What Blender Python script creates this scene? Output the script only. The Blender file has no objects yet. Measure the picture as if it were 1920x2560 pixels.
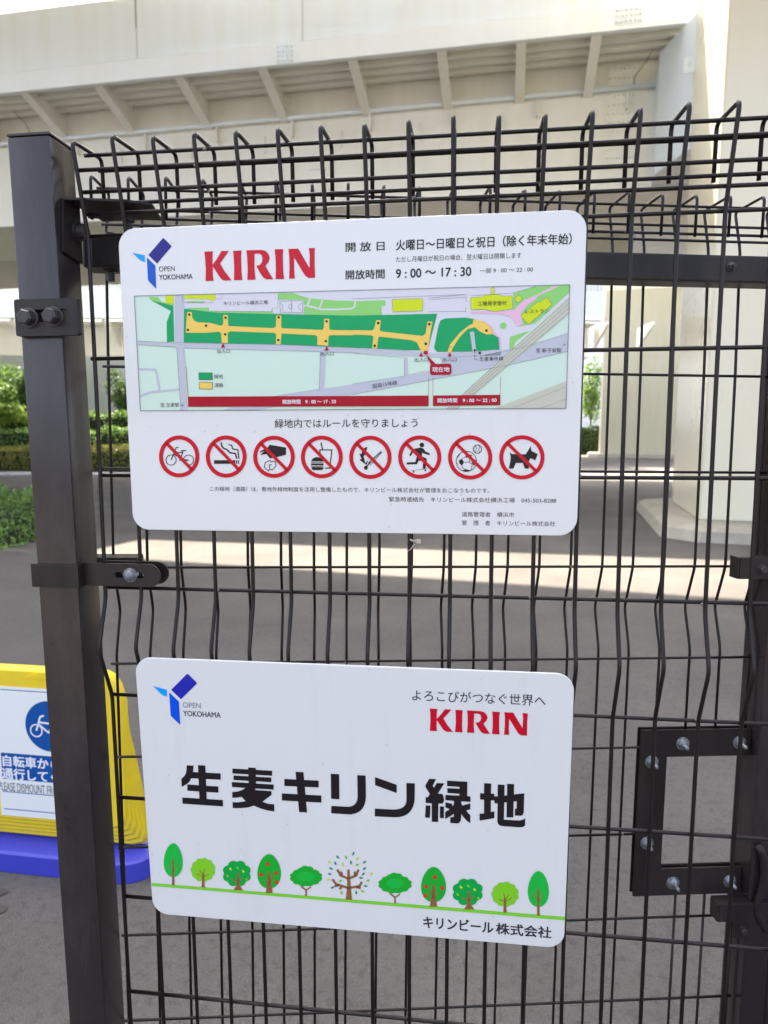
import bpy, bmesh, math, random
from mathutils import Vector, Matrix
from mathutils.geometry import tessellate_polygon

# ------------------------------------------------------------------ camera
S = bpy.context.scene
COL = S.collection
FPX, PITCH, ROLL, EYE = 1680.0, 0.111654, 0.004498, 1.45
cam = bpy.data.cameras.new('camera')
cam_o = bpy.data.objects.new('camera', cam); COL.objects.link(cam_o)
_d = Vector((0, math.cos(PITCH), -math.sin(PITCH))); _u = Vector((0, math.sin(PITCH), math.cos(PITCH))); _r = Vector((1, 0, 0))
RV = math.cos(ROLL) * _r + math.sin(ROLL) * _u
UV = math.cos(ROLL) * _u - math.sin(ROLL) * _r
DV = _d
EYEV = Vector((0, 0, EYE))
m = Matrix((RV, UV, -DV)).transposed().to_4x4(); m.translation = EYEV
cam_o.matrix_world = m
cam.sensor_fit = 'VERTICAL'; cam.sensor_height = 36.0; cam.lens = 36.0 * FPX / 2560.0
cam.clip_start = 0.05; cam.clip_end = 2000
cam.dof.use_dof = True; cam.dof.focus_distance = 0.95; cam.dof.aperture_fstop = 7.0
cam.lens = 36.0 * FPX / 2560.0
S.camera = cam_o
S.render.resolution_x, S.render.resolution_y = 768, 1024

# ------------------------------------------------------------------ light
SUN_DIR = Vector((0.10, -0.57, -1.0)).normalized()
SUN_EL = math.asin(-SUN_DIR.z); SUN_AZ = math.atan2(-SUN_DIR.x, -SUN_DIR.y)
W = bpy.data.worlds.new('World'); S.world = W; W.use_nodes = True
nt = W.node_tree; nt.nodes.clear()
sky = nt.nodes.new('ShaderNodeTexSky'); sky.sky_type = 'NISHITA'; sky.sun_disc = False
sky.sun_elevation = SUN_EL; sky.sun_rotation = SUN_AZ; sky.dust_density = 6.0; sky.ozone_density = 0.2; sky.air_density = 0.8
bg = nt.nodes.new('ShaderNodeBackground'); bg.inputs['Strength'].default_value = 0.14
wo = nt.nodes.new('ShaderNodeOutputWorld')
hs = nt.nodes.new('ShaderNodeHueSaturation'); hs.inputs['Saturation'].default_value = 0.68; nt.links.new(sky.outputs[0], hs.inputs['Color']); nt.links.new(hs.outputs[0], bg.inputs[0]); nt.links.new(bg.outputs[0], wo.inputs[0])
sun = bpy.data.lights.new('sun', 'SUN'); sun.energy = 3.9; sun.angle = math.radians(0.7); sun.color = (1.0, 0.88, 0.72)
sun_o = bpy.data.objects.new('sun', sun); COL.objects.link(sun_o)
sun_o.rotation_euler = SUN_DIR.to_track_quat('-Z', 'Y').to_euler(); sun_o.location = (0, 20, 30)
S.view_settings.view_transform = 'Standard'; S.view_settings.look = 'None'
S.view_settings.gamma = 1.0; S.view_settings.use_curve_mapping = False
S.view_settings.exposure = 2.7
S.cycles.max_bounces = 8; S.cycles.diffuse_bounces = 5; S.cycles.sample_clamp_indirect = 6.0
random.seed(7)

# ------------------------------------------------------------------ helpers
def lin(c):
    return tuple((x / 255 / 12.92) if x / 255 <= 0.04045 else ((x / 255 + 0.055) / 1.055) ** 2.4 for x in c)

def ray(x, y):
    """direction through a photograph pixel (1920 x 2560)"""
    return DV + RV * ((x - 960) / FPX) - UV * ((y - 1280) / FPX)

def at_z(q, z=0.0):
    v = ray(*q); return EYEV + v * ((z - EYE) / v.z)

def at_y(q, Y):
    v = ray(*q); return EYEV + v * (Y / v.y)

def loc(M, q, n=0.0):
    """point of the local plane y = -n of frame M seen through pixel q -> (x, z)"""
    Mi = M.inverted(); a = Mi @ EYEV; b = Mi.to_3x3() @ ray(*q)
    l = (-n - a.y) / b.y; p = a + b * l
    return (p.x, p.z)

MATS = {}
def mat(name, col, rough=0.5, metal=0.0, spec=0.5, noise=None, bump=None, coat=0.0, obj_coords=True):
    """noise = (scale, amount, dark colour), bump = (scale, strength)"""
    if name in MATS: return MATS[name]
    m = bpy.data.materials.new(name); m.use_nodes = True; t = m.node_tree; b = t.nodes['Principled BSDF']
    c = tuple(col) + (1,)
    b.inputs['Base Color'].default_value = c; b.inputs['Roughness'].default_value = rough
    b.inputs['Metallic'].default_value = metal; b.inputs['Specular IOR Level'].default_value = spec
    if coat: b.inputs['Coat Weight'].default_value = coat; b.inputs['Coat Roughness'].default_value = 0.08
    tc = t.nodes.new('ShaderNodeTexCoord')
    if noise:
        sc, amt, dark = noise
        n = t.nodes.new('ShaderNodeTexNoise'); n.inputs['Scale'].default_value = sc; n.inputs['Detail'].default_value = 6; n.inputs['Roughness'].default_value = 0.65
        r = t.nodes.new('ShaderNodeValToRGB'); r.color_ramp.elements[0].position = 0.35; r.color_ramp.elements[1].position = 0.65
        r.color_ramp.elements[0].color = (0, 0, 0, 1); r.color_ramp.elements[1].color = (1, 1, 1, 1)
        mx = t.nodes.new('ShaderNodeMix'); mx.data_type = 'RGBA'
        ml = t.nodes.new('ShaderNodeMath'); ml.operation = 'MULTIPLY'; ml.inputs[1].default_value = amt
        mx.inputs[6].default_value = c; mx.inputs[7].default_value = tuple(dark) + (1,)
        t.links.new(tc.outputs['Object'], n.inputs['Vector']); t.links.new(n.outputs['Fac'], r.inputs[0])
        t.links.new(r.outputs[0], ml.inputs[0]); t.links.new(ml.outputs[0], mx.inputs[0]); t.links.new(mx.outputs[2], b.inputs['Base Color'])
    if bump:
        n2 = t.nodes.new('ShaderNodeTexNoise'); n2.inputs['Scale'].default_value = bump[0]; n2.inputs['Detail'].default_value = 4
        bp = t.nodes.new('ShaderNodeBump'); bp.inputs['Strength'].default_value = bump[1]; bp.inputs['Distance'].default_value = bump[2] if len(bump) > 2 else 0.002
        t.links.new(tc.outputs['Object'], n2.inputs['Vector']); t.links.new(n2.outputs['Fac'], bp.inputs['Height']); t.links.new(bp.outputs[0], b.inputs['Normal'])
    MATS[name] = m
    return m

def link(o, parent=None):
    COL.objects.link(o)
    if parent is not None: o.parent = parent
    return o

def empty(name, M=None, label=None, cat=None, group=None):
    o = bpy.data.objects.new(name, None); o.empty_display_size = 0.1; COL.objects.link(o)
    if M is not None: o.matrix_world = M
    tag(o, label, cat, group); return o

def tag(o, label=None, cat=None, group=None, kind=None):
    if label: o['label'] = label
    if cat: o['category'] = cat
    if group: o['group'] = group
    if kind: o['kind'] = kind
    return o

def mesh_obj(name, verts, faces, mats, parent=None, mi=None, smooth=False, M=None):
    me = bpy.data.meshes.new(name); me.from_pydata([tuple(v) for v in verts], [], faces)
    for mm in (mats if isinstance(mats, (list, tuple)) else [mats]): me.materials.append(mm)
    if mi: me.polygons.foreach_set('material_index', mi)
    if smooth: me.polygons.foreach_set('use_smooth', [True] * len(me.polygons))
    me.update()
    o = bpy.data.objects.new(name, me); link(o, parent)
    if M is not None: o.matrix_world = M
    return o

class MB:
    def __init__(s): s.v = []; s.f = []; s.m = []; s.k = 0
    def mesh(s, vs, fs):
        b = len(s.v); s.v += [tuple(v) for v in vs]; s.f += [tuple(b + i for i in f) for f in fs]; s.m += [s.k] * len(fs); return s
    def box(s, x0, x1, y0, y1, z0, z1, ch=0.0, M=None):
        bm = bmesh.new(); bmesh.ops.create_cube(bm, size=1.0)
        for v in bm.verts:
            v.co = Vector(((x0 + x1) / 2 + v.co.x * (x1 - x0), (y0 + y1) / 2 + v.co.y * (y1 - y0), (z0 + z1) / 2 + v.co.z * (z1 - z0)))
        if ch: bmesh.ops.bevel(bm, geom=bm.edges[:], offset=ch, segments=2, affect='EDGES', profile=0.6)
        if M is not None: bm.transform(M)
        s.bm(bm); return s
    def bm(s, bm):
        bm.verts.index_update(); s.mesh([v.co[:] for v in bm.verts], [[v.index for v in f.verts] for f in bm.faces]); bm.free()
    def prism(s, poly, a0, a1, axis='y', ch=0.0):
        """extrude polygon (two coordinates) along axis"""
        bm = bmesh.new()
        def P(p, a): return {'y': (p[0], a, p[1]), 'x': (a, p[0], p[1]), 'z': (p[0], p[1], a)}[axis]
        lo = [bm.verts.new(P(p, a0)) for p in poly]; hi = [bm.verts.new(P(p, a1)) for p in poly]
        n = len(poly)
        bm.faces.new(lo); bm.faces.new(hi[::-1])
        for i in range(n): bm.faces.new((lo[i], hi[i], hi[(i + 1) % n], lo[(i + 1) % n]))
        bmesh.ops.recalc_face_normals(bm, faces=bm.faces[:])
        if ch: bmesh.ops.bevel(bm, geom=bm.edges[:], offset=ch, segments=2, affect='EDGES')
        bmesh.ops.triangulate(bm, faces=[f for f in bm.faces if len(f.verts) > 4])
        s.bm(bm); return s
    def tube(s, pts, r, n=8, cap=True):
        pts = [Vector(p) for p in pts]; b = len(s.v); up = None; N = len(pts)
        for i, p in enumerate(pts):
            d = (pts[min(i + 1, N - 1)] - pts[max(i - 1, 0)]).normalized()
            if up is None:
                up = Vector((0, 0, 1)) if abs(d.z) < 0.9 else Vector((0, 1, 0))
            a = d.cross(up).normalized(); up = a.cross(d).normalized()
            rr = r[i] if isinstance(r, (list, tuple)) else r
            for k in range(n):
                t = 2 * math.pi * k / n; s.v.append(tuple(p + a * math.cos(t) * rr + up * math.sin(t) * rr))
        for i in range(N - 1):
            for k in range(n):
                s.f.append((b + i * n + k, b + i * n + (k + 1) % n, b + (i + 1) * n + (k + 1) % n, b + (i + 1) * n + k)); s.m.append(s.k)
        if cap:
            s.f.append(tuple(b + k for k in range(n))[::-1]); s.m.append(s.k)
            s.f.append(tuple(b + (N - 1) * n + k for k in range(n))); s.m.append(s.k)
        return s
    def lathe(s, prof, c, ax, n=20):
        """prof: (radius, distance along axis)"""
        c = Vector(c); ax = Vector(ax).normalized(); a = ax.orthogonal().normalized(); bb = ax.cross(a); b = len(s.v)
        for (r, h) in prof:
            for k in range(n):
                t = 2 * math.pi * k / n; s.v.append(tuple(c + ax * h + a * math.cos(t) * r + bb * math.sin(t) * r))
        for i in range(len(prof) - 1):
            for k in range(n):
                s.f.append((b + i * n + k, b + i * n + (k + 1) % n, b + (i + 1) * n + (k + 1) % n, b + (i + 1) * n + k)); s.m.append(s.k)
        s.f.append(tuple(b + k for k in range(n))[::-1]); s.m.append(s.k)
        s.f.append(tuple(b + (len(prof) - 1) * n + k for k in range(n))); s.m.append(s.k)
        return s
    def build(s, name, mats, parent=None, smooth=False, M=None):
        o = mesh_obj(name, s.v, s.f, mats, parent, s.m, smooth, M); return o

def autosmooth(o, ang=40):
    me = o.data; me.polygons.foreach_set('use_smooth', [True] * len(me.polygons))
    me.set_sharp_from_angle(angle=math.radians(ang))
    return o

def roundpath(pts, r=0.006, n=4):
    out = [Vector(pts[0])]
    for i in range(1, len(pts) - 1):
        p = Vector(pts[i]); a = Vector(pts[i - 1]) - p; b = Vector(pts[i + 1]) - p
        l = min(r, a.length * 0.45, b.length * 0.45); A = p + a.normalized() * l; B = p + b.normalized() * l
        for k in range(n + 1):
            t = k / n; out.append(A * (1 - t) ** 2 + p * 2 * t * (1 - t) + B * t * t)
    out.append(Vector(pts[-1])); return out

# ------------------------------------------------------------------ materials
def coated(name, col, rough, spec=0.5):
    """dark powder coating: fine orange peel, faint rubbed and dusty patches"""
    m = bpy.data.materials.new(name); m.use_nodes = True; t = m.node_tree; b = t.nodes['Principled BSDF']; b.inputs['Specular IOR Level'].default_value = spec
    tc = t.nodes.new('ShaderNodeTexCoord')
    n = t.nodes.new('ShaderNodeTexNoise'); n.inputs['Scale'].default_value = 9; n.inputs['Detail'].default_value = 8; n.inputs['Roughness'].default_value = 0.7
    mp = t.nodes.new('ShaderNodeMapping'); mp.inputs['Scale'].default_value = (1, 1, 0.25)
    r = t.nodes.new('ShaderNodeValToRGB'); r.color_ramp.elements[0].position = 0.45; r.color_ramp.elements[1].position = 0.75
    r.color_ramp.elements[0].color = (*col, 1); r.color_ramp.elements[1].color = (col[0] * 2.3 + .008, col[1] * 2.3 + .006, col[2] * 2.3 + .005, 1)
    r2 = t.nodes.new('ShaderNodeMapRange'); r2.inputs[3].default_value = rough - 0.03; r2.inputs[4].default_value = rough + 0.06
    f = t.nodes.new('ShaderNodeTexNoise'); f.inputs['Scale'].default_value = 900; f.inputs['Detail'].default_value = 2
    bp = t.nodes.new('ShaderNodeBump'); bp.inputs['Strength'].default_value = 0.12; bp.inputs['Distance'].default_value = 0.0004
    L = t.links.new
    L(tc.outputs['Object'], mp.inputs[0]); L(mp.outputs[0], n.inputs['Vector']); L(n.outputs['Fac'], r.inputs[0]); L(r.outputs[0], b.inputs['Base Color'])
    L(n.outputs['Fac'], r2.inputs[0]); L(r2.outputs[0], b.inputs['Roughness'])
    L(tc.outputs['Object'], f.inputs['Vector']); L(f.outputs['Fac'], bp.inputs['Height']); L(bp.outputs[0], b.inputs['Normal'])
    MATS[name] = m; return m

M_POST = coated('post_coating', (0.0165, 0.0128, 0.0135), 0.20, 0.45)
M_WIRE = coated('wire_coating', (0.0065, 0.0048, 0.0050), 0.34, 0.28)
M_PLATE = coated('plate_coating', (0.010, 0.0075, 0.0075), 0.40, 0.32)
M_BOLTDARK = coated('bolt_coating', (0.022, 0.020, 0.021), 0.38, 0.4)
M_GALV = mat('galvanised_steel', (0.26, 0.28, 0.30), 0.46, 0.6, noise=(150, 0.9, (0.09, 0.095, 0.105)), bump=(220, 0.4, 0.0006))
M_CHROME = mat('chrome', (0.8, 0.8, 0.8), 0.12, 1.0)
M_WHITE = mat('sign_white', (0.60, 0.605, 0.61), 0.14, spec=0.5)
M_EDGE = mat('sign_edge', (0.55, 0.56, 0.58), 0.4)

def dirty_sign():
    t = M_WHITE.node_tree; b = t.nodes['Principled BSDF']; L = t.links.new; tc = t.nodes.new('ShaderNodeTexCoord')
    mp = t.nodes.new('ShaderNodeMapping'); mp.inputs['Scale'].default_value = (30, 30, 3.5); mp.inputs['Rotation'].default_value = (0, 0.12, 0)
    n = t.nodes.new('ShaderNodeTexNoise'); n.inputs['Scale'].default_value = 1.0; n.inputs['Detail'].default_value = 6; n.inputs['Roughness'].default_value = 0.7
    r = t.nodes.new('ShaderNodeValToRGB'); e = r.color_ramp.elements; e[0].position = 0.55; e[0].color = (0.62, 0.62, 0.615, 1); e[1].position = 0.85; e[1].color = (0.57, 0.565, 0.55, 1)
    v = t.nodes.new('ShaderNodeTexVoronoi'); v.inputs['Scale'].default_value = 38; v.inputs['Randomness'].default_value = 1.0
    r2 = t.nodes.new('ShaderNodeValToRGB'); e = r2.color_ramp.elements; e[0].position = 0.045; e[0].color = (0.84, 0.83, 0.81, 1); e[1].position = 0.065; e[1].color = (1, 1, 1, 1)
    m = t.nodes.new('ShaderNodeMix'); m.data_type = 'RGBA'; m.blend_type = 'MULTIPLY'; m.inputs[0].default_value = 1
    n3 = t.nodes.new('ShaderNodeTexNoise'); n3.inputs['Scale'].default_value = 5; n3.inputs['Detail'].default_value = 5
    mr = t.nodes.new('ShaderNodeMapRange'); mr.inputs[1].default_value = .35; mr.inputs[2].default_value = .7; mr.inputs[3].default_value = 0.09; mr.inputs[4].default_value = 0.24
    wv = t.nodes.new('ShaderNodeBump'); wv.inputs['Strength'].default_value = 0.10; wv.inputs['Distance'].default_value = 0.01
    L(tc.outputs['Object'], mp.inputs[0]); L(mp.outputs[0], n.inputs['Vector']); L(n.outputs['Fac'], r.inputs[0]); L(tc.outputs['Object'], v.inputs['Vector']); L(v.outputs['Distance'], r2.inputs[0])
    L(r.outputs[0], m.inputs[6]); L(r2.outputs[0], m.inputs[7]); L(m.outputs[2], b.inputs['Base Color']); L(tc.outputs['Object'], n3.inputs['Vector']); L(n3.outputs['Fac'], mr.inputs[0]); L(mr.outputs[0], b.inputs['Roughness'])
    L(n3.outputs['Fac'], wv.inputs['Height']); L(wv.outputs[0], b.inputs['Normal'])
dirty_sign()
def printed(name, rgb, rough=0.2):
    return mat('print_' + name, tuple(v * 0.86 for v in lin(rgb)), rough, spec=0.22)
P_RED = printed('red', (196, 12, 40)); P_DRED = printed('dark_red', (165, 15, 38)); P_BLACK = printed('black', (33, 28, 32)); P_INK = printed('ink', (52, 48, 56))
P_GREY = printed('grey', (125, 126, 136)); P_NAVY = printed('navy', (42, 36, 130)); P_BLUE = printed('blue', (20, 88, 190)); P_CYAN = printed('cyan', (20, 158, 226))  # logo navy, blue and cyan: upper sign's reflection kept in these colours
P_MAP = printed('map_ground', (204, 226, 210)); P_ROAD = printed('map_road', (188, 191, 202)); P_LOT = printed('map_lot', (214, 212, 220))
P_DKG = printed('map_dark_green', (8, 158, 92)); P_LAWN = printed('map_lawn', (140, 205, 112)); P_PATH = printed('map_path', (236, 200, 96)); P_LIME = printed('map_lime', (204, 218, 12))
P_PINK = printed('map_pink', (228, 182, 208)); P_TAN = printed('map_rail', (196, 196, 178)); P_LINE = printed('map_line', (110, 118, 128)); P_WHITE = printed('paper_white', (240, 240, 245))
P_T1 = printed('tree_green', (28, 182, 66)); P_T2 = printed('tree_lime', (128, 202, 42)); P_T3 = printed('tree_deep_green', (10, 164, 66)); P_T4 = printed('tree_mid_green', (26, 170, 48)); P_TR = printed('tree_trunk', (142, 96, 62)); P_TL = printed('leaf_yellow', (214, 222, 50)); P_TT = printed('leaf_teal', (0, 145, 105)); P_FRUIT = printed('fruit', (222, 48, 34))
P_GRASS = printed('grass_line', (122, 205, 52))

# ================================================================== GROUND
def asphalt():
    m = bpy.data.materials.new('asphalt'); m.use_nodes = True; t = m.node_tree; b = t.nodes['Principled BSDF']; L = t.links.new
    tc = t.nodes.new('ShaderNodeTexCoord')
    big = t.nodes.new('ShaderNodeTexNoise'); big.inputs['Scale'].default_value = 0.9; big.inputs['Detail'].default_value = 7; big.inputs['Roughness'].default_value = 0.6
    med = t.nodes.new('ShaderNodeTexNoise'); med.inputs['Scale'].default_value = 32; med.inputs['Detail'].default_value = 6; med.inputs['Roughness'].default_value = 0.75
    vor = t.nodes.new('ShaderNodeTexVoronoi'); vor.inputs['Scale'].default_value = 150
    fin = t.nodes.new('ShaderNodeTexNoise'); fin.inputs['Scale'].default_value = 420; fin.inputs['Detail'].default_value = 3
    r1 = t.nodes.new('ShaderNodeValToRGB'); e = r1.color_ramp.elements; e[0].position = 0.3; e[0].color = (0.076, 0.069, 0.063, 1); e[1].position = 0.7; e[1].color = (0.128, 0.116, 0.106, 1)
    r2 = t.nodes.new('ShaderNodeValToRGB'); e = r2.color_ramp.elements; e[0].position = 0.33; e[0].color = (0.60, 0.60, 0.60, 1); e[1].position = 0.50; e[1].color = (1.0, 1.0, 1.0, 1)
    r3 = t.nodes.new('ShaderNodeValToRGB'); e = r3.color_ramp.elements; e[0].position = 0.0; e[0].color = (1.45, 1.42, 1.38, 1); e[1].position = 0.35; e[1].color = (0.92, 0.92, 0.92, 1)
    r4 = t.nodes.new('ShaderNodeMapRange'); r4.inputs[1].default_value = 0.3; r4.inputs[2].default_value = 0.7; r4.inputs[3].default_value = 0.78; r4.inputs[4].default_value = 1.2
    mm = [t.nodes.new('ShaderNodeMix') for _ in range(3)]
    for x in mm: x.data_type = 'RGBA'; x.blend_type = 'MULTIPLY'; x.inputs[0].default_value = 1.0
    for nd in (big, med, vor, fin): L(tc.outputs['Object'], nd.inputs['Vector'])
    L(big.outputs['Fac'], r1.inputs[0]); L(med.outputs['Fac'], r2.inputs[0]); L(vor.outputs['Distance'], r3.inputs[0]); L(fin.outputs['Fac'], r4.inputs[0])
    L(r1.outputs[0], mm[0].inputs[6]); L(r2.outputs[0], mm[0].inputs[7]); L(mm[0].outputs[2], mm[1].inputs[6]); L(r3.outputs[0], mm[1].inputs[7])
    L(mm[1].outputs[2], mm[2].inputs[6]); L(r4.outputs[0], mm[2].inputs[7]); L(mm[2].outputs[2], b.inputs['Base Color'])
    b.inputs['Roughness'].default_value = 0.85
    ad = t.nodes.new('ShaderNodeMath'); ad.operation = 'ADD'; L(vor.outputs['Distance'], ad.inputs[0]); L(fin.outputs['Fac'], ad.inputs[1])
    bp = t.nodes.new('ShaderNodeBump'); bp.inputs['Strength'].default_value = 0.7; bp.inputs['Distance'].default_value = 0.004; L(ad.outputs[0], bp.inputs['Height']); L(bp.outputs[0], b.inputs['Normal'])
    return m
M_ASPH = asphalt()
o = mesh_obj('ground', [(-300, -300, 0), (300, -300, 0), (300, 500, 0), (-300, 500, 0)], [(0, 1, 2, 3)], M_ASPH); tag(o, kind='structure')
M_STAIN = mat('damp_stain', (0.045, 0.040, 0.037), 0.55)
gnd_o = o
for (cx, cy, r1, r2) in ((-1.30, 1.98, .10, .035), (-1.24, 1.90, .085, .04), (-1.36, 1.86, .05, .02)):
    n = 26; mesh_obj('damp_stain', [(cx + math.cos(6.283 * k / n) * r1 * (1 + .18 * math.sin(3 * 6.283 * k / n) + random.uniform(-.08, .08)), cy + math.sin(6.283 * k / n) * r2 * (1 + .2 * math.sin(2 * 6.283 * k / n + 1) + random.uniform(-.08, .08)), .004) for k in range(n)], [tuple(range(n))], M_STAIN, gnd_o)
M_KERB = mat('kerb_concrete', (0.33, 0.34, 0.36), 0.8, noise=(5, 0.6, (0.22, 0.22, 0.23)), bump=(60, 0.4))
M_SOIL = mat('soil', (0.06, 0.045, 0.03), 0.95, noise=(12, 0.7, (0.03, 0.025, 0.018)))
o = MB().box(-45, 3, 24.0, 26.2, 0.0, 0.05, 0.01).build('pavement', M_KERB); tag(o, kind='structure')
o = MB().box(-45, 3, 26.2, 34.4, 0.0, 0.12, 0.02).build('planting_bed', M_SOIL); tag(o, kind='structure')

# ================================================================== VIADUCT
def painted_steel(name, c, rough, dirt=0.5):
    m = bpy.data.materials.new(name); m.use_nodes = True; t = m.node_tree; b = t.nodes['Principled BSDF']; L = t.links.new
    tc = t.nodes.new('ShaderNodeTexCoord'); mp = t.nodes.new('ShaderNodeMapping'); mp.inputs['Scale'].default_value = (1.6, 1.6, 0.12)
    n = t.nodes.new('ShaderNodeTexNoise'); n.inputs['Scale'].default_value = 2.2; n.inputs['Detail'].default_value = 7; n.inputs['Roughness'].default_value = 0.6
    n2 = t.nodes.new('ShaderNodeTexNoise'); n2.inputs['Scale'].default_value = 0.7; n2.inputs['Detail'].default_value = 4
    r = t.nodes.new('ShaderNodeValToRGB'); e = r.color_ramp.elements; e[0].position = 0.42; e[0].color = (*c, 1); e[1].position = 0.80; e[1].color = tuple(v * (1 - 0.30 * dirt) * w for v, w in zip(c, (1.0, .97, .90))) + (1,)
    mr = t.nodes.new('ShaderNodeMapRange'); mr.inputs[3].default_value = rough - 0.02; mr.inputs[4].default_value = rough + 0.04
    L(tc.outputs['Object'], mp.inputs[0]); L(mp.outputs[0], n.inputs['Vector']); L(n.outputs['Fac'], r.inputs[0]); L(r.outputs[0], b.inputs['Base Color'])
    L(tc.outputs['Object'], n2.inputs['Vector']); L(n2.outputs['Fac'], mr.inputs[0]); L(mr.outputs[0], b.inputs['Roughness'])
    bp = t.nodes.new('ShaderNodeBump'); bp.inputs['Strength'].default_value = 0.03; bp.inputs['Distance'].default_value = 0.02
    L(n2.outputs['Fac'], bp.inputs['Height']); L(bp.outputs[0], b.inputs['Normal'])
    MATS[name] = m; return m
M_CREAM = painted_steel('cream_steel', (0.80, 0.80, 0.73), 0.38, 0.18)
M_PALE = painted_steel('pale_steel', (0.77, 0.85, 0.91), 0.35, 0.18)
M_BAND = painted_steel('lit_pale_steel', (0.82, 0.88, 0.93), 0.35, 0.08)  # edge band's stronger light put into a lighter copy of the fascia colour
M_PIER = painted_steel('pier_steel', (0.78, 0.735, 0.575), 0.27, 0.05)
M_FAR = painted_steel('far_pier_steel', (0.58, 0.55, 0.41), 0.4, 0.2)  # far pier's cream, darker than the near pier's
M_CABLE = mat('cable_grey', (0.25, 0.23, 0.2), 0.6)
M_SEAM = mat('sealant', (0.30, 0.29, 0.26), 0.8)
M_CONC = mat('base_concrete', (0.42, 0.39, 0.32), 0.85, noise=(3, 0.7, (0.30, 0.27, 0.21)), bump=(40, 0.5, 0.004))

A = math.radians(-10.7)
Gm = Matrix(((math.cos(A), -math.sin(A), 0, 0), (math.sin(A), math.cos(A), 0, 14.62), (0, 0, 1, 0), (0, 0, 0, 1)))
vd = empty('elevated_highway', Gm, 'cream steel elevated highway spanning the top, brackets under its edge', 'viaduct')
X0, X1 = -60, 60
ZB, ZM, ZT = 9.19, 9.60, 10.90      # band bottom, band top, fascia top
XR = 5.9
for (xa, xb) in ((X0, XR), (XR + 3.0, X1)):
    MB().box(xa, xb, 0.052, 0.19, ZM + 0.001, ZM + 0.03).build('sealant_line', M_SEAM, vd)
    MB().box(xa, xb, 0.0, 0.10, ZB, ZM, 0.008).build('edge_band', M_BAND, vd)
    MB().box(xa, xb, 0.06, 0.20, ZM + 0.031, ZT, 0.006).build('fascia', M_PALE, vd)
MB().box(X0, X1, 0.20, 12.0, 9.55, 9.75).build('deck', M_CREAM, vd)
MB().box(X0, X1, 12.0, 14.5, 9.56, 9.76).build('deck', M_CREAM, vd)
def longit(y, z0, z1, w):  # longitudinal trough rib under the deck
    MB().prism([(y - w / 2, z1), (y - w / 2 * 0.6, z0), (y + w / 2 * 0.6, z0), (y + w / 2, z1)], X0, X1, 'x').build('trough_rib', M_CREAM, vd)
for y in (0.36, 0.68, 1.00, 1.32): longit(y, 9.33, 9.548, 0.22)
# main girder
YG = 1.60
web = MB().box(X0, 6.6, YG, YG + 0.03, 6.84, 9.55).build('girder_web', M_CREAM, vd)
MB().box(X0, X1, YG - 0.10, YG + 2.9, 6.775, 6.833).build('bottom_flange', M_CREAM, vd)
MB().box(X0, X1, YG + 2.7, YG + 2.73, 6.84, 9.55).build('girder_web', M_CREAM, vd)
MB().box(X0, X1, 9.8, 9.83, 7.2, 9.55).build('girder_web', M_CREAM, vd)
MB().box(X0, X1, 14.4, 14.5, 9.19, 10.9).build('fascia', M_PALE, vd)
# brackets carrying the overhang
bx0 = [-8.38, -6.56, -4.63, -2.75, -0.82, 1.0, 2.55, 3.96]
bxl = [v / math.cos(A) - 0.0 for v in bx0]
xs = [bxl[0] - 1.88 * k for k in range(6, 0, -1)] + bxl
def bracket(x):
    b = MB()
    ch = 0.003
    # inclined flange and web
    b.prism([(0.10, ZB + 0.01), (YG, 8.74), (YG, 8.765), (0.10, ZB + 0.035)], x, x + 0.20, 'x')
    b.prism([(0.12, ZB + 0.04), (YG - .002, 8.77), (YG - .002, 9.546), (0.12, 9.546)], x + 0.09, x + 0.105, 'x')
    return b
for x in xs:
    o = bracket(x).build('bracket', M_CREAM, vd)
# stiffeners on the web
for k in range(-14, 4):
    MB().box(k * 1.86 + 0.5, k * 1.86 + 0.52, YG - 0.06, YG - 0.002, 8.1, 8.5).build('stiffener', M_CREAM, vd)
# drain pipe with clips
pm = MB(); pm.tube([(-45, 1.50, 8.74), (-20, 1.50, 8.76), (-6, 1.5, 8.80), (5.6, 1.50, 8.84)], 0.05, 10); pipe = pm.build('drain_pipe', M_PALE, vd, True)
for k in range(-9, 3):
    x = k * 1.86 + 1.2
    MB().box(x, x + 0.03, 1.44, 1.60, 8.40, 8.75, 0.004).build('pipe_clip', M_CREAM, pipe)
def bolts(b, x0, x1, z0, z1, nx, nz, y, r=0.026, h=0.03, gap=True):
    for i in range(nx):
        for j in range(nz):
            x = x0 + (x1 - x0) * i / (nx - 1); z = z0 + (z1 - z0) * j / (nz - 1)
            b.lathe([(r, 0), (r, h * .7), (r * .6, h)], (x, y, z), (0, -1, 0), 6)
def gx(q, yloc): return loc(Gm, q, -yloc)
for (qa, qb, nx, nz) in (((690, 110), (735, 155), 4, 4), ((1538, 20), (1608, 56), 6, 3)):
    a = gx(qa, 0.0); c = gx(qb, 0.0)
    o = MB().box(a[0], c[0], -0.012, 0.004, max(c[1], ZB + 0.02), min(a[1], ZM - 0.02), 0.003).build('splice_plate', M_PALE, vd)
    b = MB(); bolts(b, a[0] + .05, c[0] - .05, max(c[1], ZB + 0.02) + .05, min(a[1], ZM - 0.02) - .05, nx, nz, -0.012)
    bo = b.build('bolt_heads', M_PALE, o); bo['kind'] = 'stuff'
for q, dz in (((340, 40), 0.62), ((756, 15), 0.3)):
    a = gx(q, 0.06)
    MB().box(a[0] - 0.012, a[0] + 0.012, 0.045, 0.0585, 10.9 - dz, 10.88).build('joint_seal', M_SEAM, vd)
    MB().box(a[0] - 0.004, a[0] + 0.004, 0.052, 0.0585, ZM, 10.9 - dz).build('joint_seam', M_SEAM, vd)
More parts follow.
